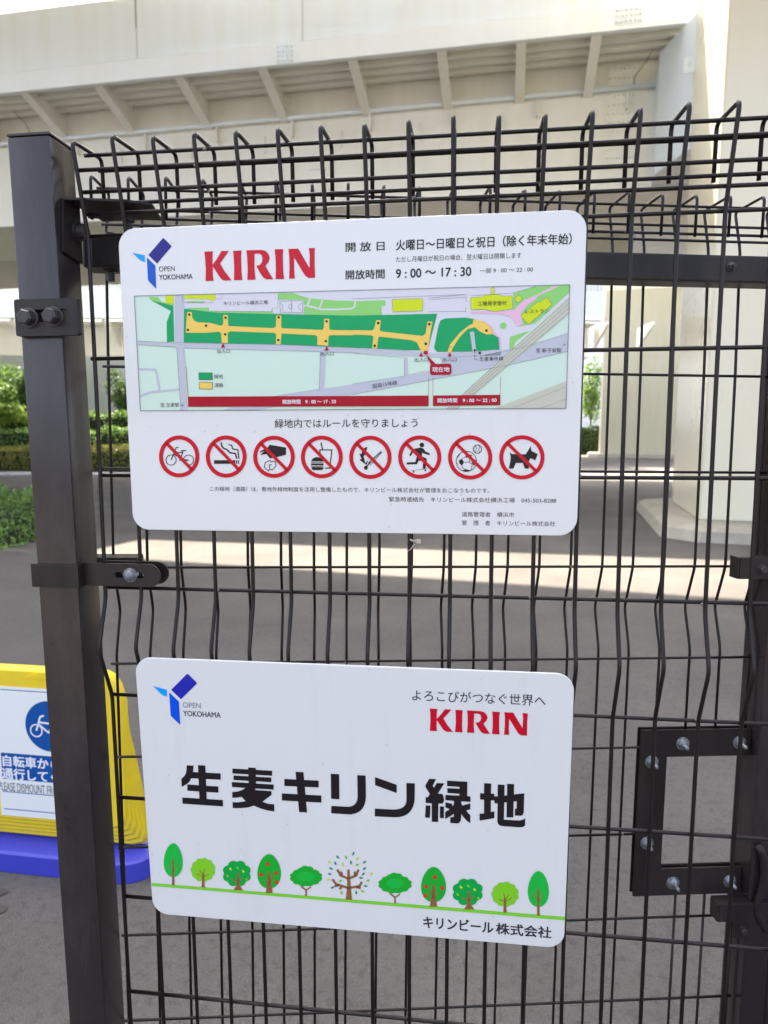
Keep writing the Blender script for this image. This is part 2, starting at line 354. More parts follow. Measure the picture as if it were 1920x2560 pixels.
# splice with bolt rows on the girder web
for (qa, qb) in (((1520, 170), (1582, 420)), ((775, 420), (830, 480)), ((690, 200), (735, 300))):
    a = gx(qa, YG); c = gx(qb, YG)
    zt = min(a[1], 9.5); zb_ = max(c[1], 6.95)
    o = MB().box(a[0], c[0], YG - 0.016, YG - 0.002, zb_, zt, 0.003).build('splice_plate', M_CREAM, vd)
    b = MB(); bolts(b, a[0] + .05, c[0] - .05, zb_ + .05, zt - .05, 6, max(3, int((zt - zb_) / 0.16)), YG - 0.016, 0.026, 0.03)
    bo = b.build('bolt_heads', M_CREAM, o); bo['kind'] = 'stuff'
# dangling cables
def P(q, y): a = gx(q, y); return (a[0], y, a[1])
b = MB(); b.tube(roundpath([P((10, 222), 0.9), P((14, 250), 1.0), P((35, 280), 1.1), P((68, 312), 1.3), P((78, 345), 1.45)], 0.2, 5), 0.011, 6); b.build('cable', M_CABLE, vd, True)
b = MB(); b.tube(roundpath([P((1641, 80), 0.9), P((1642, 105), 1.0), P((1618, 150), 1.2), P((1586, 192), 1.45), P((1585, 212), 1.5)], 0.2, 5), 0.011, 6); b.build('cable', M_CABLE, vd, True)

# unseen second carriageway overhead, placed to shade the fence and leave a sun slot
A2 = math.radians(-17.0)
Nm = Matrix(((math.cos(A2), -math.sin(A2), 0, 0), (math.sin(A2), math.cos(A2), 0, 13.45), (0, 0, 1, 0), (0, 0, 0, 1)))
nd = empty('shading_carriageway', Nm, 'unseen cream carriageway high overhead, placed to shade the fence, nearer than the ribbed one', 'viaduct')
MB().box(-60, 60, -8.2, 0.0, 12.02, 12.3).build('deck', M_CREAM, nd)
MB().box(-60, 60, -6.0, -3.5, 11.0, 12.01).build('girder', M_CREAM, nd)
MB().box(-60, 60, -8.3, -8.21, 11.9, 13.2).build('fascia', M_PALE, nd)
MB().box(-60, -5.2, 0.005, 3.0, 11.6, 12.0).build('slot_blocker', M_CREAM, nd)  # unseen slab added to close the slot and end the sun strip at left

# ---- near pier
PA = math.radians(15.8)
def pier_frame(x, y): 
    return Matrix(((math.cos(PA), math.sin(PA), 0, x), (-math.sin(PA), math.cos(PA), 0, y), (0, 0, 1, 0), (0, 0, 0, 1)))
Pm = pier_frame(4.82, 10.19)
pr = empty('bridge_pier', Pm, 'big square cream steel pier standing on a low concrete base, nearest the fence', 'pier')
c0 = loc(Pm, (1748, 1301), 0)
MB().prism([(0, 0.20), (3.7, 0.20), (3.7, 10.98), (0, 10.98)], 0.0, 3.1, 'y', 0.02).build('column', M_PIER, pr)
MB().prism([(0.002, 3.105), (-0.5, 4.3), (-0.5, 12), (3.69, 12), (3.69, 3.105)], 6.80, 9.17, 'z', 0.01).build('crossbeam', M_PALE, pr)
MB().prism([(-0.005, 7.8), (-6, 9.6), (-6, 10.95), (-0.005, 10.95)], 0.01, 3.69, 'x').build('crossbeam', M_PIER, pr)
MB().box(-0.004, 0.0, 0.0, 3.1, 3.9, 3.906).build('weld_seam', M_PIER, pr)
# concrete base with chamfered edge
def base_mesh(x0, x1, y0, y1, h, ch, cut):
    def oct_(d): return [(x0 + d + cut, y0 + d), (x1 - d, y0 + d), (x1 - d, y1 - d), (x0 + d + cut, y1 - d), (x0 + d, y1 - d - cut), (x0 + d, y0 + d + cut)]
    lo = oct_(0); mid = oct_(ch * 0.35); hi = oct_(ch); v = [(*p, 0) for p in lo] + [(*p, h * .72) for p in mid] + [(*p, h) for p in hi]; n = 6
    f = [(i, (i + 1) % n, n + (i + 1) % n, n + i) for i in range(n)] + [(n + i, n + (i + 1) % n, 2 * n + (i + 1) % n, 2 * n + i) for i in range(n)] + [tuple(range(2 * n, 3 * n))]
    return v, f
v, f = base_mesh(-0.62, 4.6, -1.0, 4.1, 0.205, 0.16, 0.45)
mesh_obj('concrete_base', v, f, M_CONC, pr)
def tab(q, parent, M, n):   # small welded lug with a slot, on the side face x = 0 of the pier frame
    Mi = M.inverted(); a = Mi @ EYEV; d = Mi.to_3x3() @ ray(*q); l = (0 - a.x) / d.x; p = a + d * l
    z, y = p.z, p.y
    b = MB(); b.box(-0.20, -0.002, y, y + 0.02, z - 0.13, z - 0.05, 0.003); b.box(-0.20, -0.002, y, y + 0.02, z + 0.05, z + 0.13, 0.003)
    b.box(-0.20, -0.13, y + 0.001, y + 0.019, z - 0.05, z + 0.05); b.box(-0.085, -0.002, y + 0.001, y + 0.019, z - 0.05, z + 0.05)
    b.build('lug', M_PALE, parent)
for q in ((1740, 160), (1704, 272)): tab(q, pr, Pm, 0)

# ---- far pier
fp = at_y((1500, 1130), 50)
Fm = pier_frame(fp.x, fp.y)
fr = empty('bridge_pier', Fm, 'distant cream steel pier seen between the sign and the near pier', 'pier')
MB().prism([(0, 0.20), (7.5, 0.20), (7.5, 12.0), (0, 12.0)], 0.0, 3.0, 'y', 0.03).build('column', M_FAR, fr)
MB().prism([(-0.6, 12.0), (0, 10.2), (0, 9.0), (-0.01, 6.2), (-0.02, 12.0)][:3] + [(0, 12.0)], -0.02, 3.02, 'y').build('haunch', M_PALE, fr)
v, f = base_mesh(-0.9, 8.5, -1.2, 4.1, 0.3, 0.2, 0.6); mesh_obj('concrete_base', v, f, M_CONC, fr)
MB().box(-5, 14, 0.3, 2.7, 12.0, 15.0).build('crossbeam', M_CREAM, fr)
MB().box(-30, 60, -9, 9, 15.0, 15.6).build('deck', M_CREAM, fr)  # deck added over the far pier to shade it

# ---- ramp viaduct and sound wall beyond
def zy(y, Y): return at_y((150, y), Y).z
YF = 36.0
rv = empty('ramp_viaduct', Matrix.Translation((0, YF, 0)), 'pale ramp viaduct with a corrugated parapet beyond the greenery at left', 'viaduct')
M_CORR = mat('corrugated_sheet', (0.62, 0.64, 0.63), 0.4, noise=(1.2, 0.4, (0.5, 0.5, 0.48)))
M_PANEL = mat('pale_panel', (0.62, 0.66, 0.66), 0.45, noise=(0.6, 0.35, (0.52, 0.55, 0.55)))
xa, xb = -60, 11.3
MB().box(xa, xb, 0, 0.25, zy(722, YF), zy(785, YF)).build('fascia', M_PANEL, rv)
MB().box(xa, xb, -0.25, 0.3, zy(797, YF), zy(785, YF) - 0.01, 0.02).build('edge_band', M_PALE, rv)
MB().box(xa, xb, 0.1, 0.2, zy(692, YF), zy(640, YF), 0.01).build('screen', M_PALE, rv)
b = MB(); x = xa; z0, z1 = zy(723, YF), zy(692, YF) - 0.01; pts = []
vs, fs = [], []
k = 0
while x < xb:
    for (dx, dy) in ((0, 0), (0.06, 0), (0.09, 0.07), (0.15, 0.07)):
        vs += [(x + dx, dy - .02, z0), (x + dx, dy - .02, z1)]
    x += 0.18
for i in range(len(vs) // 2 - 1): fs.append((2 * i, 2 * i + 2, 2 * i + 3, 2 * i + 1))
mesh_obj('corrugated_parapet', vs, fs, M_CORR, rv)
MB().box(xa, xb, 0.6, 7, zy(797, YF), zy(788, YF)).build('deck', M_CREAM, rv)
MB().box(xa, xb, 2.2, 2.5, zy(886, YF + 2.2), zy(797, YF) - 0.01).build('girder_web', M_CREAM, rv)
MB().box(xa, xb, 2.0, 4.0, zy(886, YF + 2.2) - .08, zy(886, YF + 2.2) - 0.01).build('bottom_flange', M_CREAM, rv)
for k in range(26):
    x = -46 + k * 2.4; b = MB(); zt = zy(797, YF) - 0.012
    b.prism([(0.0, zt), (0.0, zt - 0.15), (2.19, zt - 1.15), (2.19, zt)], x, x + 0.12, 'x'); b.build('bracket', M_CREAM, rv)
zt = zy(888, YF - 1.5)
sw = empty('sound_wall', Matrix.Translation((0, YF - 1.5, 0)), 'pale grey panel wall standing behind the trees at left', 'wall')
for k in range(58):
    x = -44 + k * 0.8
    if x > 3.2: break
    MB().box(x, x + 0.785, 0, 0.08, 0.1, zt, 0.006).build('panel', M_PANEL, sw)

# things glimpsed at right between sign and pier
M_SHOPW = mat('facade_white', (0.80, 0.82, 0.82), 0.6); M_SHOPR = mat('facade_red', (0.60, 0.06, 0.05), 0.5); M_GLASSD = mat('window_dark', (0.10, 0.13, 0.14), 0.15)
p0 = at_y((1450, 800), 80); p1 = at_y((1700, 800), 80)
bl = empty('office_building', Matrix.Translation((p0.x - 16, 80, 0)), 'white building with a red band far beyond the far pier', 'building')
zt = at_y((1500, 575), 80).z
MB().box(0, 34, 0, 12, zt - 7, zt - 0.0).build('upper_wall', M_SHOPW, bl)
MB().box(-0.1, 18.3, -0.15, -0.02, at_y((1500, 601), 80).z, at_y((1500, 585), 80).z).build('red_band', M_SHOPR, bl)
for k in range(12):
    MB().box(1 + k * 2.7, 2.9 + k * 2.7, -0.06, -0.005, at_y((1500, 626), 80).z, at_y((1500, 606), 80).z).build('window', M_GLASSD, bl)
MB().box(0.5, 33.5, 0.3, 11.7, 0, zt - 7.01).build('lower_wall', M_SHOPW, bl)

# ================================================================== GREENERY
def leafmat(name, a, b_, trans=0.3):
    m = bpy.data.materials.new(name); m.use_nodes = True; t = m.node_tree; b = t.nodes['Principled BSDF']; L = t.links.new
    g = t.nodes.new('ShaderNodeNewGeometry'); r = t.nodes.new('ShaderNodeValToRGB'); e = r.color_ramp.elements
    e[0].color = (*a, 1); e[1].color = (*b_, 1)
    L(g.outputs['Random Per Island'], r.inputs[0]); L(r.outputs[0], b.inputs['Base Color']); b.inputs['Roughness'].default_value = 0.45
    tr = t.nodes.new('ShaderNodeBsdfTranslucent'); mx = t.nodes.new('ShaderNodeMixShader'); mx.inputs[0].default_value = trans
    L(r.outputs[0], tr.inputs[0]); L(b.outputs[0], mx.inputs[1]); L(tr.outputs[0], mx.inputs[2]); L(mx.outputs[0], t.nodes['Material Output'].inputs[0])
    return m
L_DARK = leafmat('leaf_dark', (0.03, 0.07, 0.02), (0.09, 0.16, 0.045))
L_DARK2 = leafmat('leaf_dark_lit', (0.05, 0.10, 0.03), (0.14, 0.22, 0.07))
L_MID = leafmat('leaf_mid', (0.06, 0.15, 0.03), (0.28, 0.42, 0.10))
L_BRIGHT = leafmat('leaf_bright', (0.12, 0.24, 0.03), (0.34, 0.42, 0.08))
L_RUST = leafmat('leaf_rust', (0.14, 0.24, 0.04), (0.46, 0.36, 0.08))
M_BARK = mat('bark', (0.10, 0.075, 0.05), 0.9, bump=(30, 0.6, 0.01))
M_CORE = mat('hedge_inside', (0.02, 0.028, 0.012), 0.95)  # solid filler, the shade inside the foliage put into its dark colour
def leaves(pts, size):
    vs, fs = [], []
    for p in pts:
        s = size * random.uniform(0.6, 1.3); a = Vector((random.gauss(0, 1), random.gauss(0, 1), random.gauss(0, .7))).normalized()
        c = a.orthogonal().normalized(); c.rotate(Matrix.Rotation(random.uniform(0, 6.28), 3, a)); d = a.cross(c)
        i = len(vs); P_ = Vector(p)
        vs += [P_ - c * s, P_ + d * s * .45 + a * s * .12, P_ + c * s, P_ - d * s * .45 + a * s * .12]; fs.append((i, i + 1, i + 2, i + 3))
    return vs, fs
def blob_pts(n, c, r, clump=10):
    out = []; cl = []
    for _ in range(clump):
        d = Vector((random.gauss(0, 1), random.gauss(0, 1), random.gauss(0, 1))).normalized() * random.uniform(.35, .85)
        cl.append(Vector((c[0] + d.x * r[0], c[1] + d.y * r[1], c[2] + d.z * r[2])))
    for i in range(n):
        k = cl[i % clump]; d = Vector((random.gauss(0, 1), random.gauss(0, 1), random.gauss(0, 1))).normalized() * random.uniform(.6, 1.05)
        out.append((k.x + d.x * r[0] * .42, k.y + d.y * r[1] * .42, k.z + d.z * r[2] * .42))
    return out
def tree(q_top, q_side, Y, label, n, size, mt, lean=0.0, clump=16, x=None, h=None, rx=None):
    root = empty('tree', Matrix.Translation((x, Y, 0.1)), label, 'tree', 'trees along the sound wall')
    b = MB(); b.tube([(0, 0, 0), (lean * .3, 0, h * .35), (lean, 0, h * .85)], [0.09, 0.07, 0.02], 8)
    for k in range(9):
        a = k * 2.4; z = h * (.25 + .07 * k); b.tube([(lean * z / h, 0, z), (math.cos(a) * rx * .4, math.sin(a) * rx * .4, z + h * .12), (math.cos(a) * rx * .75, math.sin(a) * rx * .75, z + h * .2)], [0.035, 0.02, 0.008], 5)
    b.build('trunk', M_BARK, root, True)
    v, f = leaves(blob_pts(n, (lean * .6, 0, h * .6), (rx, rx, h * .42), clump), size)
    c = mesh_obj('crown', v, f, mt, root); c['kind'] = 'stuff'
YT = 31.0
def px2x(x, Y): return at_y((x, 1000), Y).x
def px2h(y, Y): return at_y((150, y), Y).z
tree(0, 0, YT, 'bushy green tree left of the post, before the grey wall', 3600, 0.11, L_MID, x=px2x(15, YT), h=px2h(935, YT), rx=1.15)
tree(0, 0, YT + .5, 'dark leafy tree right of the post, before the grey wall', 3200, 0.11, L_DARK2, x=px2x(300, YT), h=px2h(925, YT), rx=.95, lean=.3)
tree(0, 0, YT + .5, 'dark leafy tree hidden mostly behind the upper sign', 4200, 0.12, L_DARK, x=px2x(430, YT), h=px2h(900, YT), rx=1.3)
tree(0, 0, YT, 'dark tree standing mostly behind the fence post', 3200, 0.11, L_DARK2, x=px2x(70, YT), h=px2h(950, YT), rx=.8)
def hedge(name, label, x0, x1, y0, y1, z0, z1, n, size, mt, cat='hedge', core=True):
    root = empty(name, Matrix.Translation(((x0 + x1) / 2, (y0 + y1) / 2, z0)), label, cat)
    w, d, h = (x1 - x0) / 2, (y1 - y0) / 2, z1 - z0
    MB().box(-w + .12, w - .12, -d + .12, d - .12, 0, h - .12, 0.05).build('dark_core', M_CORE, root)
    pts = []
    for _ in range(n):
        x = random.uniform(-w, w); bump = 0.10 * math.sin(x * 2.1) + 0.08 * math.sin(x * 5.3 + 1)
        if random.random() < .5: pts.append((x, random.uniform(-d, d), h + bump * .8 + random.gauss(0, .05)))
        else: pts.append((x, (-d if random.random() < .8 else d) + bump * .6 + random.gauss(0, .05), random.uniform(0.02, h)))
    v, f = leaves(pts, size); c = mesh_obj('foliage', v, f, mt, root); c['kind'] = 'stuff'
hx0, hx1 = -26.0, -9.0
hedge('hedge', 'low clipped hedge with rusty tips along the pavement', hx0, hx1, 26.3, 27.3, 0.1, zy(1122, 26.5), 14000, 0.055, L_RUST)
hedge('hedge', 'middle row of green shrubs behind the rusty hedge', hx0, hx1, 27.7, 28.9, 0.1, zy(1075, 28), 12000, 0.07, L_MID)
hedge('hedge', 'taller bright green row of shrubs under the trees', hx0, hx1, 29.2, 30.2, 0.1, zy(1035, 29.5), 11000, 0.08, L_MID)
root = empty('shrub', Matrix.Translation((px2x(8, 28.9), 28.9, 0.1)), 'sunlit yellow-green shrub at the left edge above the hedges', 'shrub')
v, f = leaves(blob_pts(3000, (0, 0, zy(1045, 29)), (1.5, .5, .55), 14), 0.075); o = mesh_obj('foliage', v, f, L_BRIGHT, root); o['kind'] = 'stuff'
MB().tube([(0, 0, 0), (0.1, 0, 1.4)], [.03, .01], 6).build('stem', M_BARK, root)
# right side, beyond the far pier
YR = 60.0
rx_ = at_y((1478, 1000), YR).x
root = empty('tree', Matrix.Translation((rx_, YR, 0)), 'slim young tree beyond the far pier, right of the upper sign', 'tree')
b = MB(); hh = at_y((1480, 885), YR).z; b.tube([(0, 0, 0), (0.1, 0, hh * .9)], [.09, .03], 6)
for k in range(7): b.tube([(0, 0, 1.6 + k * .7), (math.cos(k * 2.2) * .7, 0, 2.1 + k * .7)], [.03, .01], 5)
b.build('trunk', M_BARK, root)
v, f = leaves(blob_pts(1500, (0, 0, hh * .62), (1.25, 1.0, hh * .42), 12), 0.17); o = mesh_obj('crown', v, f, L_MID, root); o['kind'] = 'stuff'
a_ = at_y((1400, 1072), YR); c_ = at_y((1500, 1072), YR)
hedge('hedge', 'dark clipped hedge left of the far pier', a_.x - 6, c_.x, YR - 3, YR - 1.5, 0.0, a_.z, 7000, 0.12, L_DARK)

# shrub in the lower left
sc = Vector((-5.75, 9.6, 0))
root = empty('shrub', Matrix.Translation(sc), 'low leafy green shrub on the asphalt at the left edge', 'shrub')
b = MB()
for k in range(14):
    a = k * 2.4; b.tube([(0, 0, 0), (math.cos(a) * .5, math.sin(a) * .5, .35), (math.cos(a) * 1.0, math.sin(a) * 1.0, .42)], [.015, .01, .004], 5)
b.build('stem', M_BARK, root)
pts = []
for _ in range(9000):
    a = random.uniform(0, 6.283); r = math.sqrt(random.random()); R_ = 1.30 * (1 + .10 * math.sin(3 * a) + .07 * math.sin(7 * a + 1))
    top = .66 * (1 - r ** 2.6) * (1 + .22 * math.sin(5 * r * math.cos(a) * 3) * math.cos(4 * r * math.sin(a) * 2)); z = max(.02, top - abs(random.gauss(0, .07)))
    pts.append((math.cos(a) * r * R_, math.sin(a) * r * R_ * 1.25, z))
v, f = leaves(pts, 0.034); o = mesh_obj('foliage', v, f, L_MID, root); o['kind'] = 'stuff'
me_v = []
mesh_obj('dark_core', *(lambda n: ([(math.cos(i * 6.283 / n) * 1.05, math.sin(i * 6.283 / n) * 1.3, 0.0) for i in range(n)] + [(math.cos(i * 6.283 / n) * .8, math.sin(i * 6.283 / n) * 1.0, .36) for i in range(n)] + [(0, 0, .48)], [(i, (i + 1) % n, n + (i + 1) % n, n + i) for i in range(n)] + [(n + i, n + (i + 1) % n, 2 * n) for i in range(n)]))(20), M_CORE, root)

# ================================================================== FENCE FRAMES
def frame(x, y, a, l3, l4, l5):
    T = Vector((math.cos(a), math.sin(a), 0)); N = Vector((T.y, -T.x, 0)); Z = Vector((0, 0, 1))
    # lean: shift along -N by l3 per metre, along T by l4
    Zd = (Z + T * l4 - N * l3).normalized(); Td = (T + Z * l5); Td = (Td - Zd * Td.dot(Zd)).normalized(); Yd = Zd.cross(Td)
    P0 = Vector((x, y, 0)); O = P0 + Z * 1.3 - Zd * 1.3
    m = Matrix((Td, Yd, Zd)).transposed().to_4x4(); m.translation = O; return m
FM = frame(-0.36540685, 0.86601284, -0.11913659, -0.01490445, -0.00714699, 0.00539965)
BM = frame(-0.40590276, 0.99453018, 0.05949721, 0.00610337, 0.00509639, -0.00795525)

def bar_mesh(name, pts, r, mt, n=8):
    b = MB().tube(pts, r, n); o = b.build(name, mt, None, True); me = o.data; bpy.data.objects.remove(o); return me
def panel(M, label, prof, rows, xs, rx0, rx1, rw, rr, cut=None):
    root = empty('mesh_fence_panel', M, label[0], label[1])
    me = bar_mesh('vertical_wire', roundpath([(0, -n, z) for n, z in prof], 0.009, 4), rw, M_WIRE)
    def seg_obj(pts_, l_): 
        o_ = bpy.data.objects.new(l_, bar_mesh(l_, pts_, rw if l_[0] == 'v' else rr, M_WIRE)); link(o_, root); return o_
    for t in xs:
        if cut and cut[0] < t < cut[1]:
            up = [(0, -n, z) for n, z in prof if z > cut[3]]
            o = seg_obj(roundpath([(0, 0, cut[3])] + up, 0.009, 4), 'vertical_wire'); o.location = (t, 0, 0)
            o = seg_obj([(0, 0, 0.1), (0, 0, cut[2])], 'vertical_wire'); o.location = (t, 0, 0); continue
        o = bpy.data.objects.new('vertical_wire', me); link(o, root); o.location = (t, random.gauss(0, .0004), random.gauss(0, .0012))
    for (n, z) in rows:
        if cut and cut[2] < z < cut[3]:
            o = seg_obj([(rx0, 0, 0), (cut[0], 0, 0)], 'horizontal_wire'); o.location = (0, -n, z); continue
        me2 = bar_mesh('horizontal_wire', [(rx0 + random.gauss(0, .0008), 0, 0)] + [(rx0 + (rx1 - rx0) * k / 6, 0, 0) for k in range(1, 6)] + [(rx1, 0, 0)], rr, M_WIRE)
        o = bpy.data.objects.new('horizontal_wire', me2); link(o, root); o.location = (0, -n, z)
    return root
fprof = [(0, 0.06), (0, 1.106), (0.0255, 1.177), (0.002, 1.240), (-0.004, 1.50), (-0.0055, 1.697), (0.019, 1.799), (-0.048, 1.8035), (-0.049, 1.740)]
g = 0.0045
frows = [(-g, 1.5463 - 0.1478 * i) for i in range(0, 10)] + [(-0.0055 - g, 1.696), (-0.001 - g, 1.721), (0.005 - g, 1.745), (0.012 - g, 1.768), (-0.014, 1.7975 - g), (-0.047 + g, 1.785), (-0.048 + g, 1.745)]
front = panel(FM, ('dark brown welded wire fence panel nearest the viewer, carrying both white signs', 'fence'), fprof, frows, [0.05 * k for k in range(0, 40)], -0.003, 1.955, 0.0026, 0.0025)
bprof = [(0, 0.10), (0, 1.119), (-0.0235, 1.182), (0, 1.252), (-0.006, 1.55), (-0.014, 1.74), (-0.034, 1.8035), (0.040, 1.802), (0.039, 1.744)]
brows = [(g - (0.006 if i == 0 else 0), 1.550 - 0.1482 * i) for i in range(0, 10)] + [(0.002, 1.802 - g), (-0.026 + g, 1.777), (-0.018 + g, 1.753), (0.039 - g, 1.748)]
_a = loc(BM, (1645, 2174), 0.0085); _b = loc(BM, (1660, 1894), 0.0085); CUT_ = ((_a[0] + _b[0]) / 2, _a[1] - 0.012, _b[1] + 0.012)
gate = panel(BM, ('black wire gate leaf behind the front panel, with lock plates', 'gate'), bprof, brows, [0.05 * k for k in range(0, 21)], -0.006, 1.004, 0.0022, 0.0021, (CUT_[0], 1.003, CUT_[1], CUT_[2]))
gate.name = 'wire_gate'

# scuffed weld spots where wires cross
M_WELD = mat('bare_weld', (0.20, 0.18, 0.17), 0.6)
for pn, rws, nn, rad in ((front, frows, 40, 0.0031), (gate, brows, 20, 0.0026)):
    b = MB()
    for _ in range(nn):
        k = random.randrange(0, 20); n_, z_ = random.choice(rws); 
        if pn is gate and (z_ < CUT_[2] and k * .05 > CUT_[0]): continue
        x_ = k * .05 + random.choice((-1, 1)) * .0018; w = random.uniform(.3, .75)
        b.lathe([(rad * .2, -rad * w * 1.3), (rad * w, -rad * .4), (rad * w, rad * .5), (rad * .2, rad * w * 1.3)], (x_, -n_ - .0024, z_ + random.uniform(-.002, .002)), (random.gauss(0, 1), .3, random.gauss(0, 1)), 7)
    o = b.build('weld_spots', M_WELD, pn, True); o['kind'] = 'stuff'
# ------------------------------------------------------------------ gate ironwork (frame BM)
def bl_(q, n): return loc(BM, q, n)
def fl_(q, n): return loc(FM, q, n)
MB().box(-0.012, 1.10, -0.046, -0.006, 1.679, 1.717, 0.0025).build('top_rail', M_PLATE, gate)
def hexbolt(parent, M, x, n, z, r, h, mt, name='bolt', washer=True, dome=False):
    b = MB(); c = (x, -n, z)
    if washer: b.lathe([(r * 1.38, 0), (r * 1.38, .0012), (r * 1.3, .0017)], c, (0, -1, 0), 20)
    if dome: b.lathe([(r * 1.2, .001), (r * 1.17, h * .25), (r * 1.0, h * .55), (r * .66, h * .85), (r * .3, h * 1.0)], c, (0, -1, 0), 18)
    else: b.lathe([(r * 1.12, .0014), (r * 1.12, h * .82), (r * .93, h * .95), (r * .9, h)], c, (0, -1, 0), 6)
    o = b.build(name, mt, parent); autosmooth(o, 35); return o
p = bl_((1828, 667), 0.046); o = hexbolt(gate, BM, p[0], 0.046, p[1], 0.005, 0.006, M_BOLTDARK)
b = MB().lathe([(0.0025, 0), (0.0025, .010)], (p[0], -0.046, p[1]), (0, -1, 0), 10); b.build('threaded_end', M_BOLTDARK, o)
# right gate post
xpost = bl_((1897, 1891), 0.03)[0]
gp = empty('gate_post', BM @ Matrix.Translation((xpost + 0.03, 0, 0)), 'square dark steel gate post at the right edge behind the lock plates', 'post')
MB().box(-0.03, 0.03, -0.03, 0.03, 0.0, 1.66, 0.003).build('post_tube', M_POST, gp)
MB().box(-0.031, 0.031, -0.031, 0.031, 1.662, 1.668, 0.001).build('post_cap', M_POST, gp)
# lock plates: C shaped, one each side of the wires
def cplate(dx, dz, n0, n1, name, x1=None):
    q = [(1602, 1827), (1897, 1820), (1896, 1887), (1668, 1894), (1652, 2174), (1868, 2164), (1868, 2234), (1583, 2240)]
    P_ = [loc(BM, k, 0.0085) for k in q]
    xl = (P_[0][0] + P_[7][0]) / 2; xi = (P_[3][0] + P_[4][0]) / 2; zt = (P_[0][1] + P_[1][1]) / 2; zi = (P_[2][1] + P_[3][1]) / 2; zj = (P_[4][1] + P_[5][1]) / 2; zb_ = (P_[6][1] + P_[7][1]) / 2
    xr = xpost - 0.001
    poly = [(xl + dx, zt + dz), (xr, zt + dz), (xr, zi + dz), (xi + dx, zi + dz), (xi + dx, zj + dz), (xr, zj + dz), (xr, zb_ + dz), (xl + dx, zb_ + dz)]
    o = MB().prism(poly, -n0, -n1, 'y', 0.0008).build(name, M_PLATE, gate); return o
cplate(0, 0, 0.0055, 0.0088, 'lock_plate'); cplate(0, 0, -0.0060, -0.0028, 'lock_plate')
for q in ((1709, 1861), (1851, 1858), (1631, 1907), (1619, 2110), (1684, 2210), (1827, 2205)):
    p = bl_(q, 0.012); o = hexbolt(gate, BM, p[0], 0.0089, p[1], 0.0080, 0.008, M_GALV, 'lock_bolt', dome=True)
    a = random.uniform(0, 6.28); b = MB().lathe([(0.0036, 0), (0.0036, .010), (0.002, .0125)], (p[0] + .001 * math.cos(a), -0.0139, p[1] - .0012), (0.08, -1, -.05), 12); autosmooth(b.build('bolt_end', M_GALV, o))
# knob / handle
p = bl_((1868, 2129), -0.005)
b = MB().lathe([(0.010, -0.005), (0.0235, 0.0), (0.0245, .006), (0.021, .010), (0.012, .013), (0.009, .020), (0.0095, .045), (0.013, .052), (0.010, .056)], (p[0] + .017, 0.020, p[1]), (0.25, -1, -.1), 28); autosmooth(b.build('door_handle', M_CHROME, gate))
# latch arm welded on the post, channel bracket
b = MB(); b.tube(roundpath([(xpost + .006, -0.034, 0.803), (xpost + .016, -0.036, 0.785), (xpost + .020, -0.036, 0.74), (xpost + .008, -0.034, 0.69), (xpost + .03, -0.034, 0.655)], .02, 5), 0.0065, 8); b.build('latch_arm', M_PLATE, gp, True).matrix_parent_inverse = (BM @ Matrix.Translation((xpost + 0.03, 0, 0))).inverted() @ BM
def channel(q0, q1, n, parent, name, right=0.06):
    a = bl_(q0, n); c = bl_(q1, n); b = MB(); x0, zt, zb_ = a[0], a[1], c[1]; x1 = x0 + right; t = 0.003
    b.box(x0, x1, -n, -n + t, zb_, zt, 0.0008); b.box(x0, x1, -n + t + .0004, -n + .024, zt - t, zt - .0005, 0.0006); b.box(x0, x1, -n + t + .0004, -n + .024, zb_ + .0005, zb_ + t, 0.0006)
    b.box(x0 - .003, x0 - .0003, -n + .001, -n + .023, zb_, zt, 0.0006)
    return b.build(name, M_PLATE, parent), (x0, zt, zb_)
o, (x0, zt, zb_) = channel((1852, 1394), (1852, 1448), 0.036, gate, 'channel_bracket', 0.10); hexbolt(o, BM, bl_((1905, 1424), .036)[0], 0.036, bl_((1905, 1424), .036)[1], 0.0055, 0.007, M_BOLTDARK)
o, (x0, zt, zb_) = channel((1800, 2262), (1800, 2306), 0.036, gate, 'channel_bracket', 0.10)
a = bl_((1833, 2308), 0.032); c = bl_((1868, 2342), 0.032); MB().box(a[0], a[0] + 0.10, -0.034, -0.031, c[1], a[1] + 0.004, 0.0006).build('bracket_tongue', M_PLATE, o)
p = bl_((1857, 2326), 0.036); hexbolt(o, BM, p[0], 0.034, p[1], 0.0050, 0.008, M_BOLTDARK)

# ------------------------------------------------------------------ left post (frame FM)
TL, TR_, NF, NB = -0.0808, -0.0262, 0.0212, -0.030
post = empty('fence_post', FM @ Matrix.Translation(((TL + TR_) / 2, 0, 0)), 'tall square dark brown steel post left of the signs', 'post')
PX = -(TL + TR_) / 2
def pbox(name, x0, x1, n0, n1, z0, z1, ch=0.0008, mt=M_POST, parent=post):
    return MB().box(x0 + PX, x1 + PX, -n1, -n0, z0, z1, ch).build(name, mt, parent)
autosmooth(pbox('post_tube', TL, TR_, NB, NF, 0.0, 1.8045, 0.003))
pbox('post_cap', TL - .0006, TR_ + .0006, NB - .0006, NF + .0006, 1.8050, 1.8085, 0.0012)
# seam strip on the left rear and a flange with a slot
pbox('rear_flange', TL - 0.0035, TL - 0.0003, NB - .004, NB + .016, 1.560, 1.690, 0.001)
